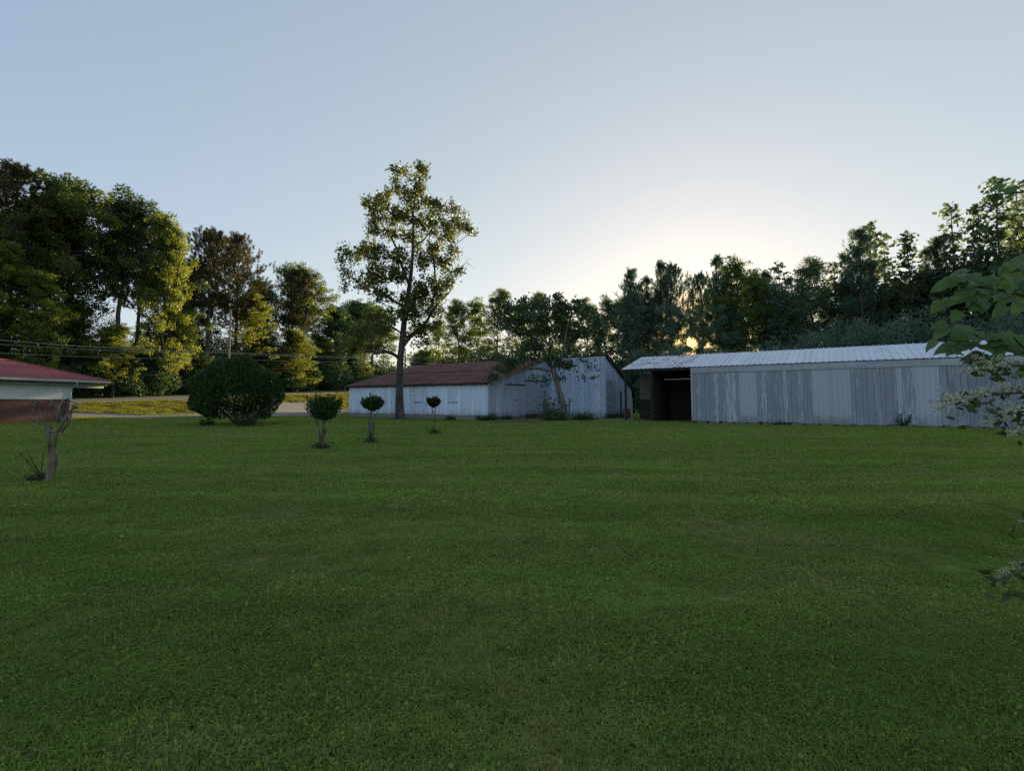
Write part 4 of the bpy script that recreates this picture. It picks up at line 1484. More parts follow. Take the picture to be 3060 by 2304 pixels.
def round_bush():
    g = np.random.default_rng(51); random.seed(51)
    d = 34.7
    b = at(700, 1268, d); b.z = tz(b.x, d)
    e = tag(empty('round_bush', b), 'huge clipped round dark green bush standing on the lawn', 'bush')
    n = 26000
    dirs = unit(g.normal(size=(n, 3)))
    dirs = dirs[dirs[:, 2] > -.80]
    # slightly lumpy sphere, flattened under
    lum = sum(.048 * np.sin(dirs @ v * f + p) for v, f, p in [(unit(g.normal(size=3)), 6 + 5 * g.random(), g.random() * 6) for _ in range(10)])
    rr = (1 + lum) * (1 - .16 * g.random(len(dirs)) ** 1.6)
    P = dirs * rr[:, None] * np.array([2.72, 2.7, 2.28]) + np.array([0, 0, 2.28])
    P = P[P[:, 2] > .30 + .25 * g.random(len(P))]
    nv = unit(P - np.array([0, 0, 2.2]))
    ax = unit(nv * .6 + np.array([0, 0, .7]) + g.normal(size=P.shape) * .35)
    Q = leaf_quads(P, .20 * (.6 + .8 * g.random(len(P))), .42, ax, .9, 0, g)
    obj('foliage', quads_mesh('foliage', Q), e, M['leaf_bush'])
    m = MB()
    for k in range(9):
        az = k * .7 + g.random() * .4
        p = np.array([.55 + math.cos(az) * .22, math.sin(az) * .25, -.1])
        lp = limb_path(p, (math.cos(az) * .8, math.sin(az) * .8, 1), 2.6, 6, .12, .2, g)
        m.tube(lp, np.linspace(.11, .04, 7).tolist(), 6)
    m.build('stems', M['bark'], e, True)
    return e


round_bush()


def weed_tuft(name, label, cat, x, y, h, r, n, seed, leaf=.09, mat='leaf_weed', group=None):
    g = np.random.default_rng(seed)
    z = tz(x, y)
    e = tag(empty(name, (x, y, z)), label, cat, group)
    m = MB()
    tips = []
    for k in range(max(4, n // 22)):
        az = g.random() * 6.28; ro = r * math.sqrt(g.random()) * .8
        p = np.array([math.cos(az) * ro * .6, math.sin(az) * ro * .6, -.03])
        lp = limb_path(p, (math.cos(az) * .5, math.sin(az) * .5, 1), h * (.55 + .5 * g.random()), 4, .15, .1, g)
        m.tube(lp, np.linspace(.012, .004, 5).tolist(), 4, cap=False)
        tips += lp[1:]
    tips = np.array(tips)
    P = tips[g.integers(0, len(tips), n)] + g.normal(size=(n, 3)) * r * .16
    P[:, 2] = np.maximum(P[:, 2], .01)
    Q = leaf_quads(P, leaf * (.6 + .8 * g.random(n)), .5, np.array([0, 0, 1.0]), .25, .3, g)
    m.build('stems', M['stem'], e)
    obj('leaves', quads_mesh('leaves', Q), e, M[mat])
    return e


def topiary(label, base, top, crown, depth_y, stems, seed, reddish=False):
    """a small standard shrub: base pixel, crown box (x0, x1, y0, y1)"""
    g = np.random.default_rng(seed); random.seed(seed)
    d = FPX * EYE / (depth_y - 1200)
    b = at(*base, d); b.z = tz(b.x, d)
    e = tag(empty('standard_shrub', b), label, 'shrub', 'small standard shrubs in a line on the lawn')
    k = d / FPX
    x0, x1, y0, y1 = crown
    c = np.array(at((x0 + x1) / 2, (y0 + y1) / 2, d) - b)
    rx, rz = (x1 - x0) / 2 * k, (y1 - y0) / 2 * k
    m = MB()
    for path, rads in stems:
        pts = [at(x, y, d) - b for x, y in path]
        for i, p in enumerate(pts): p.y += (hash((seed, path[-1], i)) % 100 / 100 - .5) * .12 * i
        pts[0].z = min(pts[0].z, -.03)
        m.tube(pts, rads, 6, wob=.1)
    n = int(5200 * rx)
    dirs = unit(g.normal(size=(n, 3)))
    P = dirs * (g.random((n, 1)) ** .33) * np.array([rx, rx, rz])
    # wide at the top, drawn in below, with a lumpy outline
    zz = P[:, 2] / rz
    az_ = np.arctan2(P[:, 1], P[:, 0])
    wd = (.84 + .22 * zz) * (1 + .13 * np.sin(az_ * 3 + seed) + .09 * np.sin(az_ * 7 + 2 * seed) + .06 * np.sin(zz * 9 + az_ * 2))
    P[:, :2] *= wd[:, None]
    ax = unit(unit(P) * .6 + np.array([0, 0, .7]) + g.normal(size=P.shape) * .3)
    sp_n = 60
    for q in range(sp_n):
        az = g.random() * 6.28; ro = rx * .9 * math.sqrt(g.random())
        z0 = rz * math.sqrt(max(.05, 1 - (ro / rx) ** 2)) * g.uniform(.2, .95)
        t = np.linspace(0, 1, 9)[:, None]
        L0 = .34 * (.4 + g.random()) * rz / .6
        line = np.array([math.cos(az) * ro, math.sin(az) * ro, z0]) + t * np.array([math.cos(az) * .25, math.sin(az) * .25, .9]) * L0
        P = np.concatenate([P, line + g.normal(size=line.shape) * .015]); ax = np.concatenate([ax, np.tile([math.cos(az) * .3, math.sin(az) * .3, .9], (9, 1))])
    Q = leaf_quads(P + c, .085 * (.6 + .8 * g.random(len(P))), .5, ax, .8, 0, g)
    m.build('stems', M['bark_dead'], e, True)
    obj('crown', quads_mesh('crown', Q), e, M['leaf_pop' if False else ('leaf_rust' if reddish else 'leaf_bush')])
    # suckers round the foot
    P = g.normal(size=(260, 3)) * np.array([.15, .15, .07]) + np.array([0, 0, .10]); P[:, 2] = np.abs(P[:, 2])
    Q = leaf_quads(P, .08 * (.6 + .8 * g.random(len(P))), .5, np.array([0, 0, 1.0]), .4, .2, g)
    obj('foot_shoots', quads_mesh('foot_shoots', Q), e, M['leaf_bush'])['kind'] = 'stuff'
    return e


M['leaf_rust'] = leaf_mat('leaf_rust', (.030, .040, .014), (.075, .055, .022), (.08, .08, .02), .25)
topiary('largest and nearest of three standard shrubs, many thin stems under a wide crown', (961, 1343), 1180, (915, 1025, 1186, 1258), 1343,
        [([(961, 1344), (958, 1310), (955, 1290), (944, 1255), (940, 1235)], [.06, .05, .03, .022, .015]),
         ([(962, 1344), (964, 1310), (966, 1285), (968, 1250), (978, 1228)], [.05, .045, .03, .025, .015]),
         ([(964, 1344), (970, 1305), (980, 1275), (990, 1250), (1002, 1232)], [.045, .035, .025, .02, .014]),
         ([(957, 1300), (966, 1272), (970, 1250)], [.025, .02, .015]), ([(965, 1295), (964, 1265), (962, 1240)], [.025, .02, .015]),
         ([(963, 1278), (950, 1258), (945, 1240)], [.02, .016, .012])], 61)
topiary('middle one of three standard shrubs, with a forked pale stem', (1105, 1322), 1185, (1078, 1149, 1188, 1228), 1322,
        [([(1105, 1323), (1104, 1305), (1108, 1280), (1109, 1258), (1106, 1240), (1103, 1222)], [.05, .045, .05, .06, .03, .02]),
         ([(1110, 1262), (1112, 1245), (1110, 1235), (1116, 1222)], [.04, .03, .025, .018]),
         ([(1113, 1250), (1122, 1238), (1130, 1225)], [.03, .022, .015]), ([(1106, 1240), (1100, 1230), (1098, 1220)], [.02, .018, .012])], 62)
topiary('smallest and farthest of three standard shrubs, with a slightly reddish round crown', (1298, 1296), 1190, (1274, 1317, 1190, 1218), 1296,
        [([(1298, 1297), (1299, 1275), (1297, 1250), (1297, 1238), (1292, 1222), (1290, 1212)], [.035, .03, .032, .035, .025, .015]),
         ([(1297, 1240), (1301, 1225), (1304, 1212)], [.03, .022, .015])], 63, True)


def pruned_tree():
    random.seed(71)
    d = FPX * EYE / (1440 - 1200)
    b = at(143, 1440, d); b.z = tz(b.x, d)
    e = tag(empty('pruned_tree', b), 'bare hard pruned little tree with twin twisted stems near the house', 'tree')
    def P(x, y, dy=0):
        p = at(x, y, d) - b; p.y += dy; return p
    def tubes(name, lst, mat=M['bark_dead'], parent=e):
        m = MB()
        for path, rads in lst:
            pts = [P(*q) for q in path]
            fine, fr = [], []
            for k in range(len(pts) - 1):
                for t in (0, .33, .67):
                    p0 = pts[max(0, k - 1)]; p1 = pts[k]; p2 = pts[k + 1]; p3 = pts[min(len(pts) - 1, k + 2)]
                    fine.append(.5 * ((2 * p1) + (p2 - p0) * t + (2 * p0 - 5 * p1 + 4 * p2 - p3) * t * t + (3 * p1 - p0 - 3 * p2 + p3) * t ** 3))
                    fr.append(rads[k] * (1 - t) + rads[k + 1] * t)
            fine.append(pts[-1]); fr.append(rads[-1])
            m.tube(fine, [q * .66 for q in fr], 9, wob=.18)
        return m.build(name, mat, parent, True)
    tubes('trunk', [([(143, 1446), (147, 1420), (154, 1390), (158, 1372), (152, 1345), (147, 1320), (146, 1300), (144, 1280)], [.085, .085, .08, .075, .062, .05, .045, .05]),
                    ([(150, 1446), (154, 1420), (163, 1390), (166, 1372), (162, 1345), (164, 1320), (168, 1300), (168, 1290)], [.06, .062, .055, .045, .038, .04, .045, .05]),
                    ([(138, 1446), (142, 1425), (148, 1405)], [.05, .045, .02])])
    tubes('branch', [([(145, 1282), (136, 1270), (128, 1255), (120, 1235), (110, 1212), (100, 1202)], [.045, .035, .03, .028, .026, .03]),
                     ([(144, 1282, .05), (140, 1265, .1), (141, 1250, .15), (148, 1230, .15), (154, 1215, .1)], [.04, .032, .028, .025, .03]),
                     ([(146, 1284), (152, 1290), (160, 1294)], [.03, .026, .02]),
                     ([(136, 1270, -.1), (126, 1240, -.15), (116, 1215, -.15)], [.022, .018, .016])])
    tubes('branch', [([(168, 1294), (178, 1280), (188, 1262), (198, 1245), (208, 1232), (218, 1222)], [.05, .045, .045, .04, .03, .025]),
                     ([(170, 1292, .1), (180, 1262, .2), (186, 1235, .2), (190, 1210, .2)], [.03, .024, .02, .02]),
                     ([(188, 1262, -.1), (196, 1235, -.15), (200, 1210, -.15), (204, 1195, -.1)], [.04, .036, .032, .03]),
                     ([(166, 1294, .15), (158, 1262, .2), (152, 1240, .2)], [.02, .016, .014])])
    for base, tips in (((100, 1202), [(92, 1198), (98, 1194), (106, 1198), (112, 1196)]), ((110, 1212), [(118, 1200), (121, 1196), (104, 1206)]),
                       ((154, 1215), [(150, 1200), (158, 1196), (166, 1202), (148, 1206)]), ((218, 1222), [(226, 1212), (232, 1208), (236, 1214), (238, 1220), (224, 1204)]),
                       ((204, 1195), [(208, 1200), (222, 1206), (196, 1192), (200, 1187)]), ((190, 1210), [(186, 1200), (194, 1203)])):
        tubes('knuckle', [([base, ((base[0] + t[0]) / 2 + random.uniform(-2, 2), (base[1] + t[1]) / 2, random.uniform(-.04, .04)), (t[0], t[1], random.uniform(-.1, .1))], [.024, .016, .007]) for t in tips])
    return b


pb = pruned_tree()
weed_tuft('weed_clump', 'ragged weeds round the foot of the bare pruned tree', 'weeds', pb.x - .12, pb.y - .05, .18, .26, 260, 72, .05)
weed_tuft('sprout', 'thin green shoot standing left of the bare pruned tree', 'shoot', pb.x - .16, pb.y + .1, .75, .05, 36, 73, .05)
bx = at(770, 1268, 34)  # right foot of the round bush
weed_tuft('weed_clump', 'bright weeds growing under the right side of the round bush', 'weeds', bx.x, 32.6, .9, .8, 700, 74, .13)
weed_tuft('weed_clump', 'low weeds at the left foot of the round bush', 'weeds', bx.x - 2.9, 32.9, .5, .7, 420, 79, .12)
# planting and litter round the leaning tree
lb_ = lean.location
weed_tuft('ground_cover', 'spreading green ground cover at the foot of the leaning tree', 'ground cover', lb_.x - 1.1, lb_.y - .6, .5, 1.6, 2300, 75, .14)
weed_tuft('ground_cover', 'low ground cover right of the leaning tree trunk', 'ground cover', lb_.x + 1.5, lb_.y - .1, .45, 1.5, 1900, 76, .12)
weed_tuft('sapling', 'leafy green sapling against the pale barn wall left of the leaning trunk', 'sapling', ray(1656, 1200)[0] * 45.5, 45.5, 2.5, .5, 520, 77, .24, 'leaf_heart')
weed_tuft('sapling', 'small sapling by the tall barn door', 'sapling', ray(1628, 1200)[0] * 46.5, 46.5, 1.4, .35, 160, 78, .16)
for k, (px, d, h, r, lb) in enumerate([(1470, 42.0, .6, .7, 'weeds at the barn corner left of the bare earth patch'), (1512, 42.8, .35, .7, 'weeds along the gable wall by the leaning sticks'),
                                       (1440, 41.9, .45, .6, 'weeds against the foundation near the barn corner'), (1345, 42.6, .35, .7, 'weeds at the foundation behind the smallest standard shrub'),
                                       (1822, 45.6, .4, .7, 'weeds at the foot of the barn right corner'), (1850, 48, .5, .7, 'weeds along the barn right end wall')]):
    weed_tuft('weed_clump', lb, 'weeds', ray(px, 1200)[0] * d, d, h, r, 700, 90 + k, .11)
for k, (px, h, r, lb) in enumerate([(2695, .9, .22, 'dark weed stalk against the shed wall'), (2330, .22, .9, 'grass tuft at the shed foot by the first pale sheet')]):
    t = tS(px); p = Os + _u * t - _v * .22
    weed_tuft('weed_clump', lb, 'weeds', p.x, p.y, h, r, 420, 110 + k, .09)


def patch(name, pts, mat, lift, label, dome=0.0):
    """an irregular flat patch on the lawn"""
    c = np.mean(pts, 0)
    m = MB()
    rings = []
    for f in (0, .35, .7, 1.0):
        rings.append([((c[0] + (x - c[0]) * f), (c[1] + (y - c[1]) * f), tz(c[0] + (x - c[0]) * f, c[1] + (y - c[1]) * f) + lift + dome * (1 - f * f)) for x, y in pts])
    n = len(pts)
    for a, b2 in zip(rings[1:], rings[2:]):
        for i in range(n):
            j = (i + 1) % n
            m.poly([a[i], a[j], b2[j], b2[i]][::-1])
    m.poly(rings[1])
    o = m.build(name, mat, None, True)
    return tag(o, label, kind='structure')


def blob(cx, cy, rx, ry, n=18, seed=0):
    r = random.Random(seed)
    return [(cx + math.cos(6.283 * k / n) * rx * r.uniform(.85, 1.12), cy + math.sin(6.283 * k / n) * ry * r.uniform(.8, 1.15)) for k in range(n)]


ep = at(1540, 1266, 37.5)
patch('bare_earth', blob(ep.x, 38.6, 2.4, 2.0, 20, 4), M['soil'], .02, 'low mound of bare earth in front of the barn gable', .13)
patch('gravel_apron', blob(ray(1790, 1200)[0] * 43.5, 43.2, 3.6, 1.3, 22, 6), M['gravel'], .018, 'pale gravel strip between barn and long shed')
patch('bare_soil', blob(ray(1225, 1200)[0] * 43.6, 43.8, 2.3, 1.2, 18, 7), M['soil'], .015, 'bare soil at the foot of the lone tall tree')

# sticks, posts, barrel
m = MB(); p = Ob + _v * gable_y(1500) + _u * .45
for dx, dz, lx in ((0, 1.6, .1), (.18, 1.25, -.35), (.55, .9, -.5)):
    m = MB()
    m.tube([(0, 0, -.05), (-_u.x * (.4 - dx * .1) + _v.x * lx * .4, -_u.y * (.4 - dx * .1) + _v.y * lx * .4, dz + .25)], [.025, .02], 6)
    o = m.build('stick', M['white_paint'] if dx == 0 else M['bark_dead'])
    q = p + _v * dx
    o.location = (q.x, q.y, tz(q.x, q.y))
    tag(o, {0: 'longest pale stick leaning on the barn gable wall', .18: 'middle stick of three leaning on the barn gable wall', .55: 'shortest stick leaning on the barn gable wall'}[dx], 'stick', 'sticks leaning on the gable wall')


def post(px, top, depth, r, mat, label, name='post'):
    x = ray(px, 1200)[0] * depth
    m = MB()
    h = at(px, top, depth).z - tz(x, depth)
    m.tube([(0, 0, -.3), (0, 0, h * .5), (.01, 0, h - .02), (.01, 0, h)], [r, r, r * .92, r * .6], 8, wob=.06)
    o = m.build(name, mat)
    o.location = (x, depth, tz(x, depth))
    return tag(o, label, 'post')


post(1701, 1190, 43.6, .06, M['grey_wood'], 'thin grey post right of the leaning tree trunk')
post(1888, 1190, 38.9, .07, M['grey_wood'], 'thin weathered post standing before the open left bay of the shed')
m = MB()
x = ray(1872, 1200)[0] * 46.5
m.tube([(0, 0, 0), (0, 0, .02), (0, 0, .30), (0, 0, .32), (0, 0, .60), (0, 0, .62), (0, 0, .93), (0, 0, .93)], [.30, .31, .31, .325, .325, .31, .31, .27], 18)
dr_ = m.build('drum', M['rust'], None, True); dr_.location = (x, 46.5, tz(x, 46.5))
m = MB(); m.tube([(0, 0, .932), (0, 0, .936)], .25, 18); m.build('lid', M['dark_wood'], dr_)
tag(dr_, 'rusty brown drum between the barn end and the open shed bay', 'drum')


# utility poles and wires
def utility_pole(px, top, depth, label, r=.15):
    x = ray(px, 1200)[0] * depth
    z = tz(x, depth)
    e = tag(empty('utility_pole', (x, depth, z)), label, 'utility pole', 'wooden utility poles')
    h = at(px, top, depth).z - z
    m = MB(); m.tube([(0, 0, -1), (.03, 0, h * .5), (.02, 0, h)], [r * 1.15, r, r * .8], 10, wob=.05); m.build('shaft', M['pole_wood'], e, True)
    for k, zz in enumerate((h - .25, h * .62, h * .55)):
        m = MB(); m.tube([(0, -r - .12, zz), (0, r + .12, zz)], .02, 6); m.tube([(0, -r - .14, zz - .05), (0, -r - .14, zz + .07)], .045, 8); m.build('insulator', M['steel'], e)
    return e


utility_pole(678, 925, 66, 'weathered wooden utility pole behind the round bush')
utility_pole(1208, 1040, 74, 'slim utility pole just right of the lone tall tree trunk', .12)


def wire(pts, label, sag=.4, r=.016):
    m = MB()
    path = []
    for a, b2 in zip(pts, pts[1:]):
        for t in np.linspace(0, 1, 12, endpoint=False):
            p = a.lerp(b2, t); p.z -= sag * 4 * t * (1 - t); path.append(p)
    path.append(pts[-1])
    m.tube(path, r, 5)
    return tag(m.build('wire', M['wire']), label, 'wire', 'overhead wires past the utility poles')


wire([at(-700, 985, 40), at(0, 1016, 52), at(678, 1052, 65.7), at(1206, 1066, 73.8), at(1750, 1085, 96)], 'topmost and thickest of the overhead wires', .25, .027)
wire([at(-700, 1005, 40), at(0, 1029, 52), at(678, 1056, 65.7), at(1206, 1072, 73.8), at(1750, 1090, 96)], 'second overhead wire from the top', .2, .019)
wire([at(-700, 1040, 40), at(0, 1055, 52), at(678, 1072, 65.7), at(1206, 1082, 73.8), at(1750, 1095, 96)], 'lowest overhead wire along the wood', .2, .019)
wire([at(1206, 1082, 73.6), at(1135, 1096, 66), at(1090, 1094, 62)], 'drooping service wire behind the barn left end', .3, .015)

# fallen leaf on the lawn
dl = at(362, 1600, FPX * EYE / 400)
m = MB()
m.poly([(-.05, 0, .01), (-.02, -.03, .03), (.01, -.01, .045)]); m.poly([(-.05, 0, .01), (.01, -.01, .045), (0, .04, .02)]); m.poly([(.01, -.01, .045), (.06, 0, .02), (0, .04, .02)]); m.poly([(-.02, -.03, .03), (.05, -.035, .015), (.06, 0, .02), (.01, -.01, .045)])
o = m.build('fallen_leaf', M['dry_leaf']); o.location = (dl.x, dl.y, tz(dl.x, dl.y) + .015); o.scale = (.8,) * 3
tag(o, 'single dry pale leaf lying on the lawn', 'leaf')
#GRASS
# ------------------------------------------------------------------ plants at the right edge, close by
def heart_leaf_mesh(name, seed):
    g = random.Random(seed)
    out = [(0, 0), (.16, .30), (.46, .42), (.40, .05), (.44, -.0)]
    half = [(0.0, .06), (-.06, .24), (.06, .44), (.26, .50), (.50, .42), (.74, .24), (.92, .08), (1.06, .0)]
    v, f = [], []
    ld = .12 + .16 * g.random()
    def h(x, y):
        return -.42 * ld * x * x * 2.2 + .30 * abs(y) - .28 * y * y * 2 + .03 * math.sin(9 * x) * abs(y) * 2
    mids = [0.0, .06, .18, .34, .54, .75, .92, 1.06]
    for x in mids: v.append((x, 0, h(x, 0)))
    for sgn in (1, -1):
        b0 = len(v)
        for x, y in half: v.append((x, sgn * y, h(x, y) ))
        for k in range(len(half) - 1):
            q = (k, k + 1, b0 + k + 1, b0 + k)
            f.append(q if sgn < 0 else q[::-1])
    # petiole
    me = bpy.data.meshes.new(name)
    me.from_pydata([(x * .085, y * .08, z * .085) for x, y, z in v], [], f)
    me.polygons.foreach_set('use_smooth', [True] * len(me.polygons))
    me.materials.append(M['leaf_heart'])
    me.update()
    return me


HLEAF = [heart_leaf_mesh('leaf', k) for k in range(5)]


def heart_plant():
    g = np.random.default_rng(201); random.seed(201)
    base = Vector((4.35, 3.35, 0)); base.z = tz(base.x, base.y)
    e = tag(empty('heart_leaved_tree', base), 'young tree with big heart shaped leaves reaching in from the right edge', 'tree')
    def bp(px, py, d): return at(px, py, d) - base
    m = MB()
    m.tube([(0, 0, -.1), (.03, .02, .8), (-.02, .04, 1.7), (.04, 0, 2.7), (.0, .05, 3.6)], [.055, .048, .04, .028, .010], 8, wob=.08)
    m.build('trunk', M['bark_pale'], e, True)
    branches = [
        [Vector((.0, .03, 1.62)), bp(3120, 1060, 3.15), bp(3000, 1046, 3.0), bp(2930, 1032, 2.95), bp(2840, 1015, 2.9)],
        [Vector((.01, .03, 2.05)), bp(3130, 900, 3.2), bp(3000, 868, 3.05), bp(2920, 856, 3.0), bp(2860, 870, 2.95)],
        [Vector((.03, .0, 2.35)), bp(3160, 800, 3.3), bp(3075, 800, 3.2), bp(3015, 815, 3.15)],
        [Vector((.0, .02, 1.5)), bp(3170, 1110, 3.0), bp(3080, 1060, 2.85), bp(3030, 1010, 2.8)],
        [Vector((.04, 0, 2.6)), Vector((.5, .3, 3.0)), Vector((.9, .5, 3.1))], [Vector((.0, 0, 2.2)), Vector((.4, -.5, 2.5)), Vector((.7, -.9, 2.5))],
        [Vector((.03, .02, 2.9)), Vector((-.1, .5, 3.3)), Vector((-.2, .8, 3.4))], [Vector((0, .02, 1.4)), Vector((.5, .4, 1.6)), Vector((.9, .6, 1.6))],
    ]
    inst = []
    for bi, br in enumerate(branches):
        m = MB()
        m.tube(br, np.linspace(.016, .004, len(br)).tolist(), 6, cap=False)
        bo = m.build('branch', M['stem'], e, True)
        L_ = sum((b - a).length for a, b in zip(br, br[1:]))
        n = (44, 46, 26, 18, 10, 10, 10, 10)[bi]
        for k in range(n):
            t = .30 + .70 * (k + random.random() * .6) / n if bi < 4 else .2 + .8 * k / n
            t = min(.999, t)
            j = t * (len(br) - 1); a = int(j)
            p = br[a].lerp(br[a + 1], j - a)
            dr = (br[a + 1] - br[a]).normalized()
            side = dr.cross(Vector((0, 0, 1))).normalized() * (1 if k % 2 else -1)
            out_ = (dr * random.uniform(.2, .9) + side * random.uniform(.3, 1.0) + Vector((0, 0, random.uniform(-.55, .15)))).normalized()
            pet = out_ * random.uniform(.02, .09) + Vector((0, 0, random.uniform(-.07, .12)))
            inst.append((p + pet, out_, k, bo))
    for p, out_, k, bo in inst:
        o = obj('leaf', HLEAF[random.randrange(5)], e)
        x = (out_ + Vector((0, 0, -random.uniform(.1, .9)))).normalized()
        up = Vector((random.uniform(-.4, .4), random.uniform(-1.3, -.2), random.uniform(.5, 1)))
        y = up.cross(x).normalized(); z = x.cross(y)
        sc = random.uniform(.75, 1.25)
        mat = Matrix((x, y, z)).transposed().to_4x4()
        o.matrix_local = Matrix.Translation(p) @ mat @ Matrix.Scale(sc, 4)
    return e


heart_plant()


def panicle_mesh(name, seed, length=.17):
    """a cream flower spray: short side shoots set with tiny florets"""
    g = np.random.default_rng(seed)
    P, S = [], []
    m = MB()
    m.tube([(0, 0, 0), (length * .5, 0, .01), (length, 0, .0)], [.003, .0025, .001], 4, cap=False)
    n = 15
    for k in range(n):
        t = .08 + .92 * k / (n - 1)
        sl = length * .36 * (1 - t) ** .8 + .012
        az = k * 2.4 + g.random()
        d = unit(np.array([.75, math.cos(az), math.sin(az) * .7 + .15]))
        o = np.array([length * t, 0, .01 * math.sin(t * 3)])
        m.tube([tuple(o), tuple(o + d * sl)], [.0016, .0008], 3, cap=False)
        q = max(5, int(sl / .0026))
        u = g.random(q)
        P.append(o + d * (sl * u)[:, None] + g.normal(size=(q, 3)) * .0034)
        S.append(np.full(q, .0095))
    P = np.concatenate(P)
    Q = leaf_quads(P, .0070 * (.6 + .8 * g.random(len(P))), .9, None, 0, 0, g)
    me = quads_mesh(name, Q)
    me.materials.append(M['blossom'])
    st = m.mesh(name + '_stalk')
    st.materials.append(M['stem'])
    return me, st


def blossom_mat():
    m, t, out = new_mat('blossom')
    g = t.nodes.new('ShaderNodeNewGeometry')
    c = mixc(t, g.outputs['Random Per Island'], (.50, .52, .36), (.90, .89, .74))
    p = t.nodes.new('ShaderNodeBsdfPrincipled'); p.inputs['Roughness'].default_value = .7
    L(t, c, p.inputs['Base Color'])
    tr = t.nodes.new('ShaderNodeBsdfTranslucent'); tr.inputs['Color'].default_value = (.7, .68, .5, 1)
    mx = t.nodes.new('ShaderNodeMixShader'); mx.inputs[0].default_value = .3
    L(t, p.outputs[0], mx.inputs[1]); L(t, tr.outputs[0], mx.inputs[2]); L(t, mx.outputs[0], out.inputs['Surface'])
    return m


M['blossom'] = blossom_mat()
PAN = [panicle_mesh('flower_spray', 300 + k, .15 + .03 * k) for k in range(4)]


def blossom_shrub():
    g = np.random.default_rng(211); random.seed(211)
    base = Vector((3.95, 2.75, 0)); base.z = tz(base.x, base.y)
    e = tag(empty('flowering_shrub', base), 'shrub with cream flower sprays leaning in from the right edge', 'shrub')
    def bp(px, py, d): return at(px, py, d) - base
    stems = [
        ([Vector((0, 0, 0)), Vector((-.1, .05, .8)), bp(3120, 1110, 2.7), bp(3060, 1092, 2.6), bp(2990, 1096, 2.55), bp(2935, 1104, 2.5)], 9),
        ([Vector((.03, .05, 0)), Vector((-.05, .1, .7)), bp(3130, 1190, 2.7), bp(3050, 1172, 2.6), bp(2960, 1180, 2.5), bp(2890, 1198, 2.45), bp(2846, 1212, 2.4)], 14),
        ([Vector((-.03, .0, 0)), Vector((-.08, .0, .7)), bp(3140, 1230, 2.6), bp(3060, 1225, 2.5), bp(3010, 1240, 2.45), bp(2968, 1258, 2.4)], 9),
        ([Vector((0, -.04, 0)), Vector((-.05, -.1, .5)), bp(3160, 1300, 2.4), bp(3090, 1292, 2.3), bp(3045, 1296, 2.25)], 4),
        ([Vector((-.05, -.05, 0)), Vector((-.2, -.15, .45)), bp(3140, 1680, 2.05), bp(3060, 1700, 1.95), bp(3010, 1725, 1.9), bp(2990, 1742, 1.88)], 6),
        ([Vector((-.05, .05, 0)), Vector((-.15, 0, .5)), bp(3150, 1560, 2.2), bp(3080, 1562, 2.15), bp(3052, 1562, 2.1)], 2),
        ([Vector((.05, .05, 0)), Vector((.3, .2, .9)), Vector((.6, .3, 1.5)), Vector((.8, .3, 1.7))], 6),
        ([Vector((.05, 0, 0)), Vector((.35, -.2, .8)), Vector((.5, -.4, 1.3)), Vector((.6, -.6, 1.4))], 6),
    ]
    for path, n in stems:
        m = MB()
        m.tube(path, np.linspace(.014, .003, len(path)).tolist(), 6, cap=False)
        m.build('stem', M['stem'], e, True)
        k0 = max(1, len(path) - 4)
        for k in range(n):
            t = k0 - .3 + (len(path) - 1 - k0 + .28) * (k + .7) / n
            a = min(len(path) - 2, int(t)); p = path[a].lerp(path[a + 1], min(1, t - a))
            dr = (path[a + 1] - path[a]).normalized()
            last = k == n - 1
            d = dr if last else (dr * random.uniform(.7, 1.2) + Vector((random.uniform(-.3, .3), random.uniform(-.7, .7), random.uniform(-.1, .55)))).normalized()
            y = Vector((0, 0, 1)).cross(d).normalized(); z = d.cross(y)
            me, st = PAN[random.randrange(4)]
            sc = random.uniform(.5, .85) * (.42 if n == 6 and path[-1].z < .95 else .45 if n == 2 else 1)
            mt = Matrix.Translation(p) @ Matrix((d, y, z)).transposed().to_4x4() @ Matrix.Rotation(random.uniform(-.6, .6), 4, 'X') @ Matrix.Scale(sc, 4)
            o = obj('flower_spray', me, e); o.matrix_local = mt
            q = obj('stalk', st, o)
        # small leaves behind the blossoms
        nl = n * 5
        P = []
        for k in range(nl):
            t = .8 + (len(path) - 1.85) * random.random()
            a = min(len(path) - 2, int(t)); p = path[a].lerp(path[a + 1], min(1, t - a))
            P.append(tuple(p + Vector((random.gauss(0, .035), random.gauss(0, .05), random.gauss(-.02, .03)))))
        Q = leaf_quads(np.array(P), .055 * (.6 + .8 * g.random(nl)), .5, np.array([-1, 0, .1]), .5, .4, g)
        obj('leaves', quads_mesh('leaves', Q), e, M['leaf_weed'])
    return e


blossom_shrub()

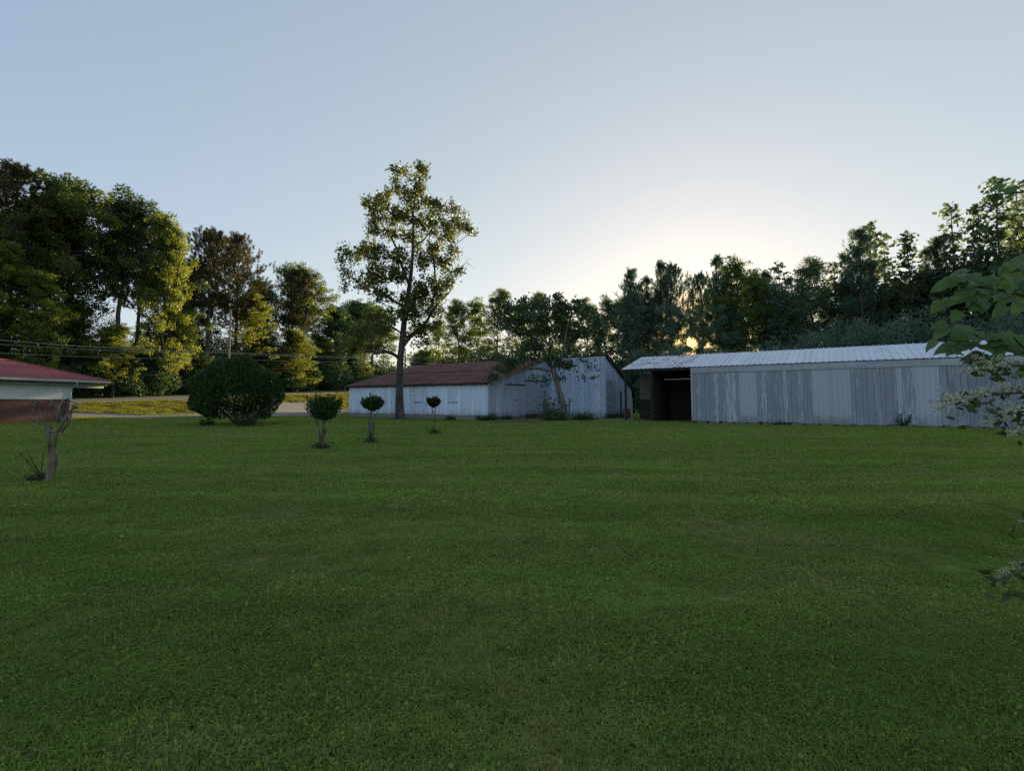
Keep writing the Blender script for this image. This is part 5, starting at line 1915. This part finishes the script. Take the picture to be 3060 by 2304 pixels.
# ------------------------------------------------------------------ grass
def blades(n, radius, h, w, g, lean=.55, broad=0, broad_s=.022):
    """a round tuft of mown grass: each blade two quads, and clover-like leaves"""
    r = radius * np.sqrt(g.random(n)); a = g.random(n) * 6.283
    B = np.stack([r * np.cos(a), r * np.sin(a), np.full(n, -.005)], -1)
    az = g.random(n) * 6.283
    d = np.stack([np.cos(az), np.sin(az), np.zeros(n)], -1)
    s = np.stack([-np.sin(az), np.cos(az), np.zeros(n)], -1)
    hh = (h * (.45 + .75 * g.random(n)))[:, None]
    ww = (w * (.6 + .7 * g.random(n)))[:, None]
    ln = (lean * (.38 + .62 * g.random(n) ** .8))[:, None]
    up = np.array([0, 0, 1.0])
    Mi = B + up * hh * .6 + d * hh * ln * .35
    T = B + up * hh * (1 - .45 * ln) + d * hh * ln * 1.15
    q1 = np.stack([B - s * ww * .5, B + s * ww * .5, Mi + s * ww * .45, Mi - s * ww * .45], 1)
    q2 = np.stack([Mi - s * ww * .45, Mi + s * ww * .45, T + s * ww * .08, T - s * ww * .08], 1)
    V = np.concatenate([q1, q2], 1).reshape(-1, 4, 3)
    if broad:
        r = radius * np.sqrt(g.random(broad)); a = g.random(broad) * 6.283
        P = np.stack([r * np.cos(a), r * np.sin(a), h * (.25 + .6 * g.random(broad))], -1)
        V = np.concatenate([V, leaf_quads(P, broad_s * (.6 + .8 * g.random(broad)), .75, None, 0, .5, g)])
    # weld the two quads of each blade so it counts as one island
    return V


def weld(me):
    import bmesh
    b = bmesh.new(); b.from_mesh(me)
    bmesh.ops.remove_doubles(b, verts=b.verts, dist=1e-5)
    b.to_mesh(me); b.free()
    return me


def grass_object(name, label, pts, tiles, mat):
    """points instanced with tufts by a node tree"""
    src = []
    for k, V in enumerate(tiles):
        me = weld(quads_mesh(name + '_tuft', V)); me.materials.append(mat)
        src.append(me)
    me = bpy.data.meshes.new(name)
    me.from_pydata([tuple(p[:3]) for p in pts], [], [])
    for an, col in (('rot', 3), ('size', 4), ('pick', 5)):
        at_ = me.attributes.new(an, 'FLOAT', 'POINT')
        at_.data.foreach_set('value', np.array([p[col] for p in pts], np.float32))
    o = obj(name, me)
    ng = bpy.data.node_groups.new(name, 'GeometryNodeTree')
    ng.interface.new_socket('Geometry', in_out='INPUT', socket_type='NodeSocketGeometry')
    ng.interface.new_socket('Geometry', in_out='OUTPUT', socket_type='NodeSocketGeometry')
    gi = ng.nodes.new('NodeGroupInput'); go = ng.nodes.new('NodeGroupOutput')
    coll = bpy.data.collections.new(name + '_tufts')
    for m_ in src:
        so = bpy.data.objects.new(name + '_tuft', m_); coll.objects.link(so)
    ci = ng.nodes.new('GeometryNodeCollectionInfo')
    ci.inputs['Collection'].default_value = coll
    ci.inputs['Separate Children'].default_value = True
    iop = ng.nodes.new('GeometryNodeInstanceOnPoints')
    iop.inputs['Pick Instance'].default_value = True
    def attr(n_):
        a_ = ng.nodes.new('GeometryNodeInputNamedAttribute'); a_.data_type = 'FLOAT'; a_.inputs['Name'].default_value = n_
        return a_.outputs['Attribute']
    ng.links.new(gi.outputs[0], iop.inputs['Points'])
    ng.links.new(ci.outputs[0], iop.inputs['Instance'])
    ng.links.new(attr('pick'), iop.inputs['Instance Index'])
    cx = ng.nodes.new('ShaderNodeCombineXYZ'); ng.links.new(attr('rot'), cx.inputs['Z'])
    ng.links.new(cx.outputs[0], iop.inputs['Rotation'])
    ng.links.new(attr('size'), iop.inputs['Scale'])
    ng.links.new(iop.outputs[0], go.inputs[0])
    md = o.modifiers.new('tufts', 'NODES'); md.node_group = ng
    return tag(o, label, 'grass', kind='stuff')


gg = np.random.default_rng(301)


def in_poly(x, y, poly):
    c = False; n = len(poly); j = n - 1
    for i in range(n):
        if (poly[i][1] > y) != (poly[j][1] > y) and x < (poly[j][0] - poly[i][0]) * (y - poly[i][1]) / (poly[j][1] - poly[i][1]) + poly[i][0]:
            c = not c
        j = i
    return c


DRIVE = [(-70, 44.2), (-46, 47.2), (-33, 50.0), (-25.5, 51.5), (-21.5, 56), (-22, 66), (-27, 84), (-37.2, 94), (-40.6, 77), (-41.2, 71), (-38.6, 62), (-38.5, 55.5), (-46, 51.0), (-70, 47.2)]
EARTH = [blob(ep.x, 38.6, 2.1, 1.7, 20, 4), blob(ray(1790, 1200)[0] * 43.5, 43.2, 3.4, 1.1, 22, 6), blob(ray(1225, 1200)[0] * 43.6, 43.8, 1.7, .9, 18, 7)]


def blocked(x, y):
    q = Vector((x - Ob.x, y - Ob.y, 0)); a, b = q.dot(_u), q.dot(_v)
    if -LF - .2 < a < .1 and -.1 < b < LG + LR + .3: return True
    if -.3 < a < LW + .15 and LG - .15 < b < LG + LR + .3: return True
    q = Vector((x - Os.x, y - Os.y, 0)); a, b = q.dot(_u), q.dot(_v)
    if XL < a < LS and (-.05 if a > 0 else .8) < b < DS: return True
    hx = Vector((math.cos(HZ), math.sin(HZ), 0)); hy = Vector((-math.sin(HZ), math.cos(HZ), 0))
    q = Vector((x - Oh.x, y - Oh.y, 0)); a, b = q.dot(hx), q.dot(hy)
    if -HL < a < .05 and -.1 < b < HD: return True
    if in_poly(x, y, DRIVE): return True
    for e_ in EARTH:
        if in_poly(x, y, e_): return True
    w = float(edge_x(y)) - x
    return w > -11.0


def lump(x, y):
    """the lawn grows in uneven clumps"""
    return max(.86, 1.02 + .30 * math.sin(x * 1.9 + 1.3 * math.sin(y * 1.1)) * math.sin(y * 2.3 + 1.1 * math.sin(x * .9)) + .18 * math.sin(x * 4.7 + y * 3.1) * math.sin(y * 5.3 - x * 2.2))


def scatter(d0, d1, step, ntile, margin=1.25, smin=.85, smax=1.2):
    pts = []
    yy = d0
    while yy < d1:
        hw = (1.04 * yy + 1.0) * margin
        xx = -hw
        while xx < hw:
            x = xx + gg.uniform(-.5, .5) * step; y = yy + gg.uniform(-.5, .5) * step
            if (y < 36 and x > -40) or not blocked(x, y):
                pts.append((x, y, tz(x, y), gg.uniform(0, 6.28), gg.uniform(smin, smax) * lump(x, y), gg.integers(0, ntile)))
            xx += step
        yy += step
    return pts


near = [np.concatenate([blades(1500, .34, .046, .0042, gg, 1.25, 300, .012), blades(500, .34, .034, .0030, gg, 1.3), blades(26, .33, .08, .004, gg, 1.1, 14, .020)]) for _ in range(5)]
middle = [blades(1500, .75, .046, .0085, gg, 1.2, 260, .030) for _ in range(3)]
farg = [blades(1400, 1.7, .050, .019, gg, 1.2, 200, .05) for _ in range(3)]
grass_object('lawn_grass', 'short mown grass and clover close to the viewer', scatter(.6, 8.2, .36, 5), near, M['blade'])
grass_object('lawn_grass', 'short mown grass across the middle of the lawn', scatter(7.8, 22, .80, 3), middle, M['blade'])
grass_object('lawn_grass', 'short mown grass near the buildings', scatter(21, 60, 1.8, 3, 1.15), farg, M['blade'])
# tall sunlit grass on the road bank
tallt = [blades(420, .9, .34, .02, gg, .7) for _ in range(3)]
pts = []
for k in range(1900):
    y = gg.uniform(42, 120); w = gg.uniform(-22.5, -10.9)
    x = float(edge_x(y)) - w
    if not in_poly(x, y, DRIVE) and in_poly(x, y, DRIVE) is False:
        sc = (.35 + .5 * smooth(-22, -17, w)) * gg.uniform(.7, 1.3)
        pts.append((x, y, tz(x, y), gg.uniform(0, 6.28), float(sc), gg.integers(0, 3)))
grass_object('bank_grass', 'taller yellow sunlit grass on the bank below the road', pts, tallt, M['tall_blade'])
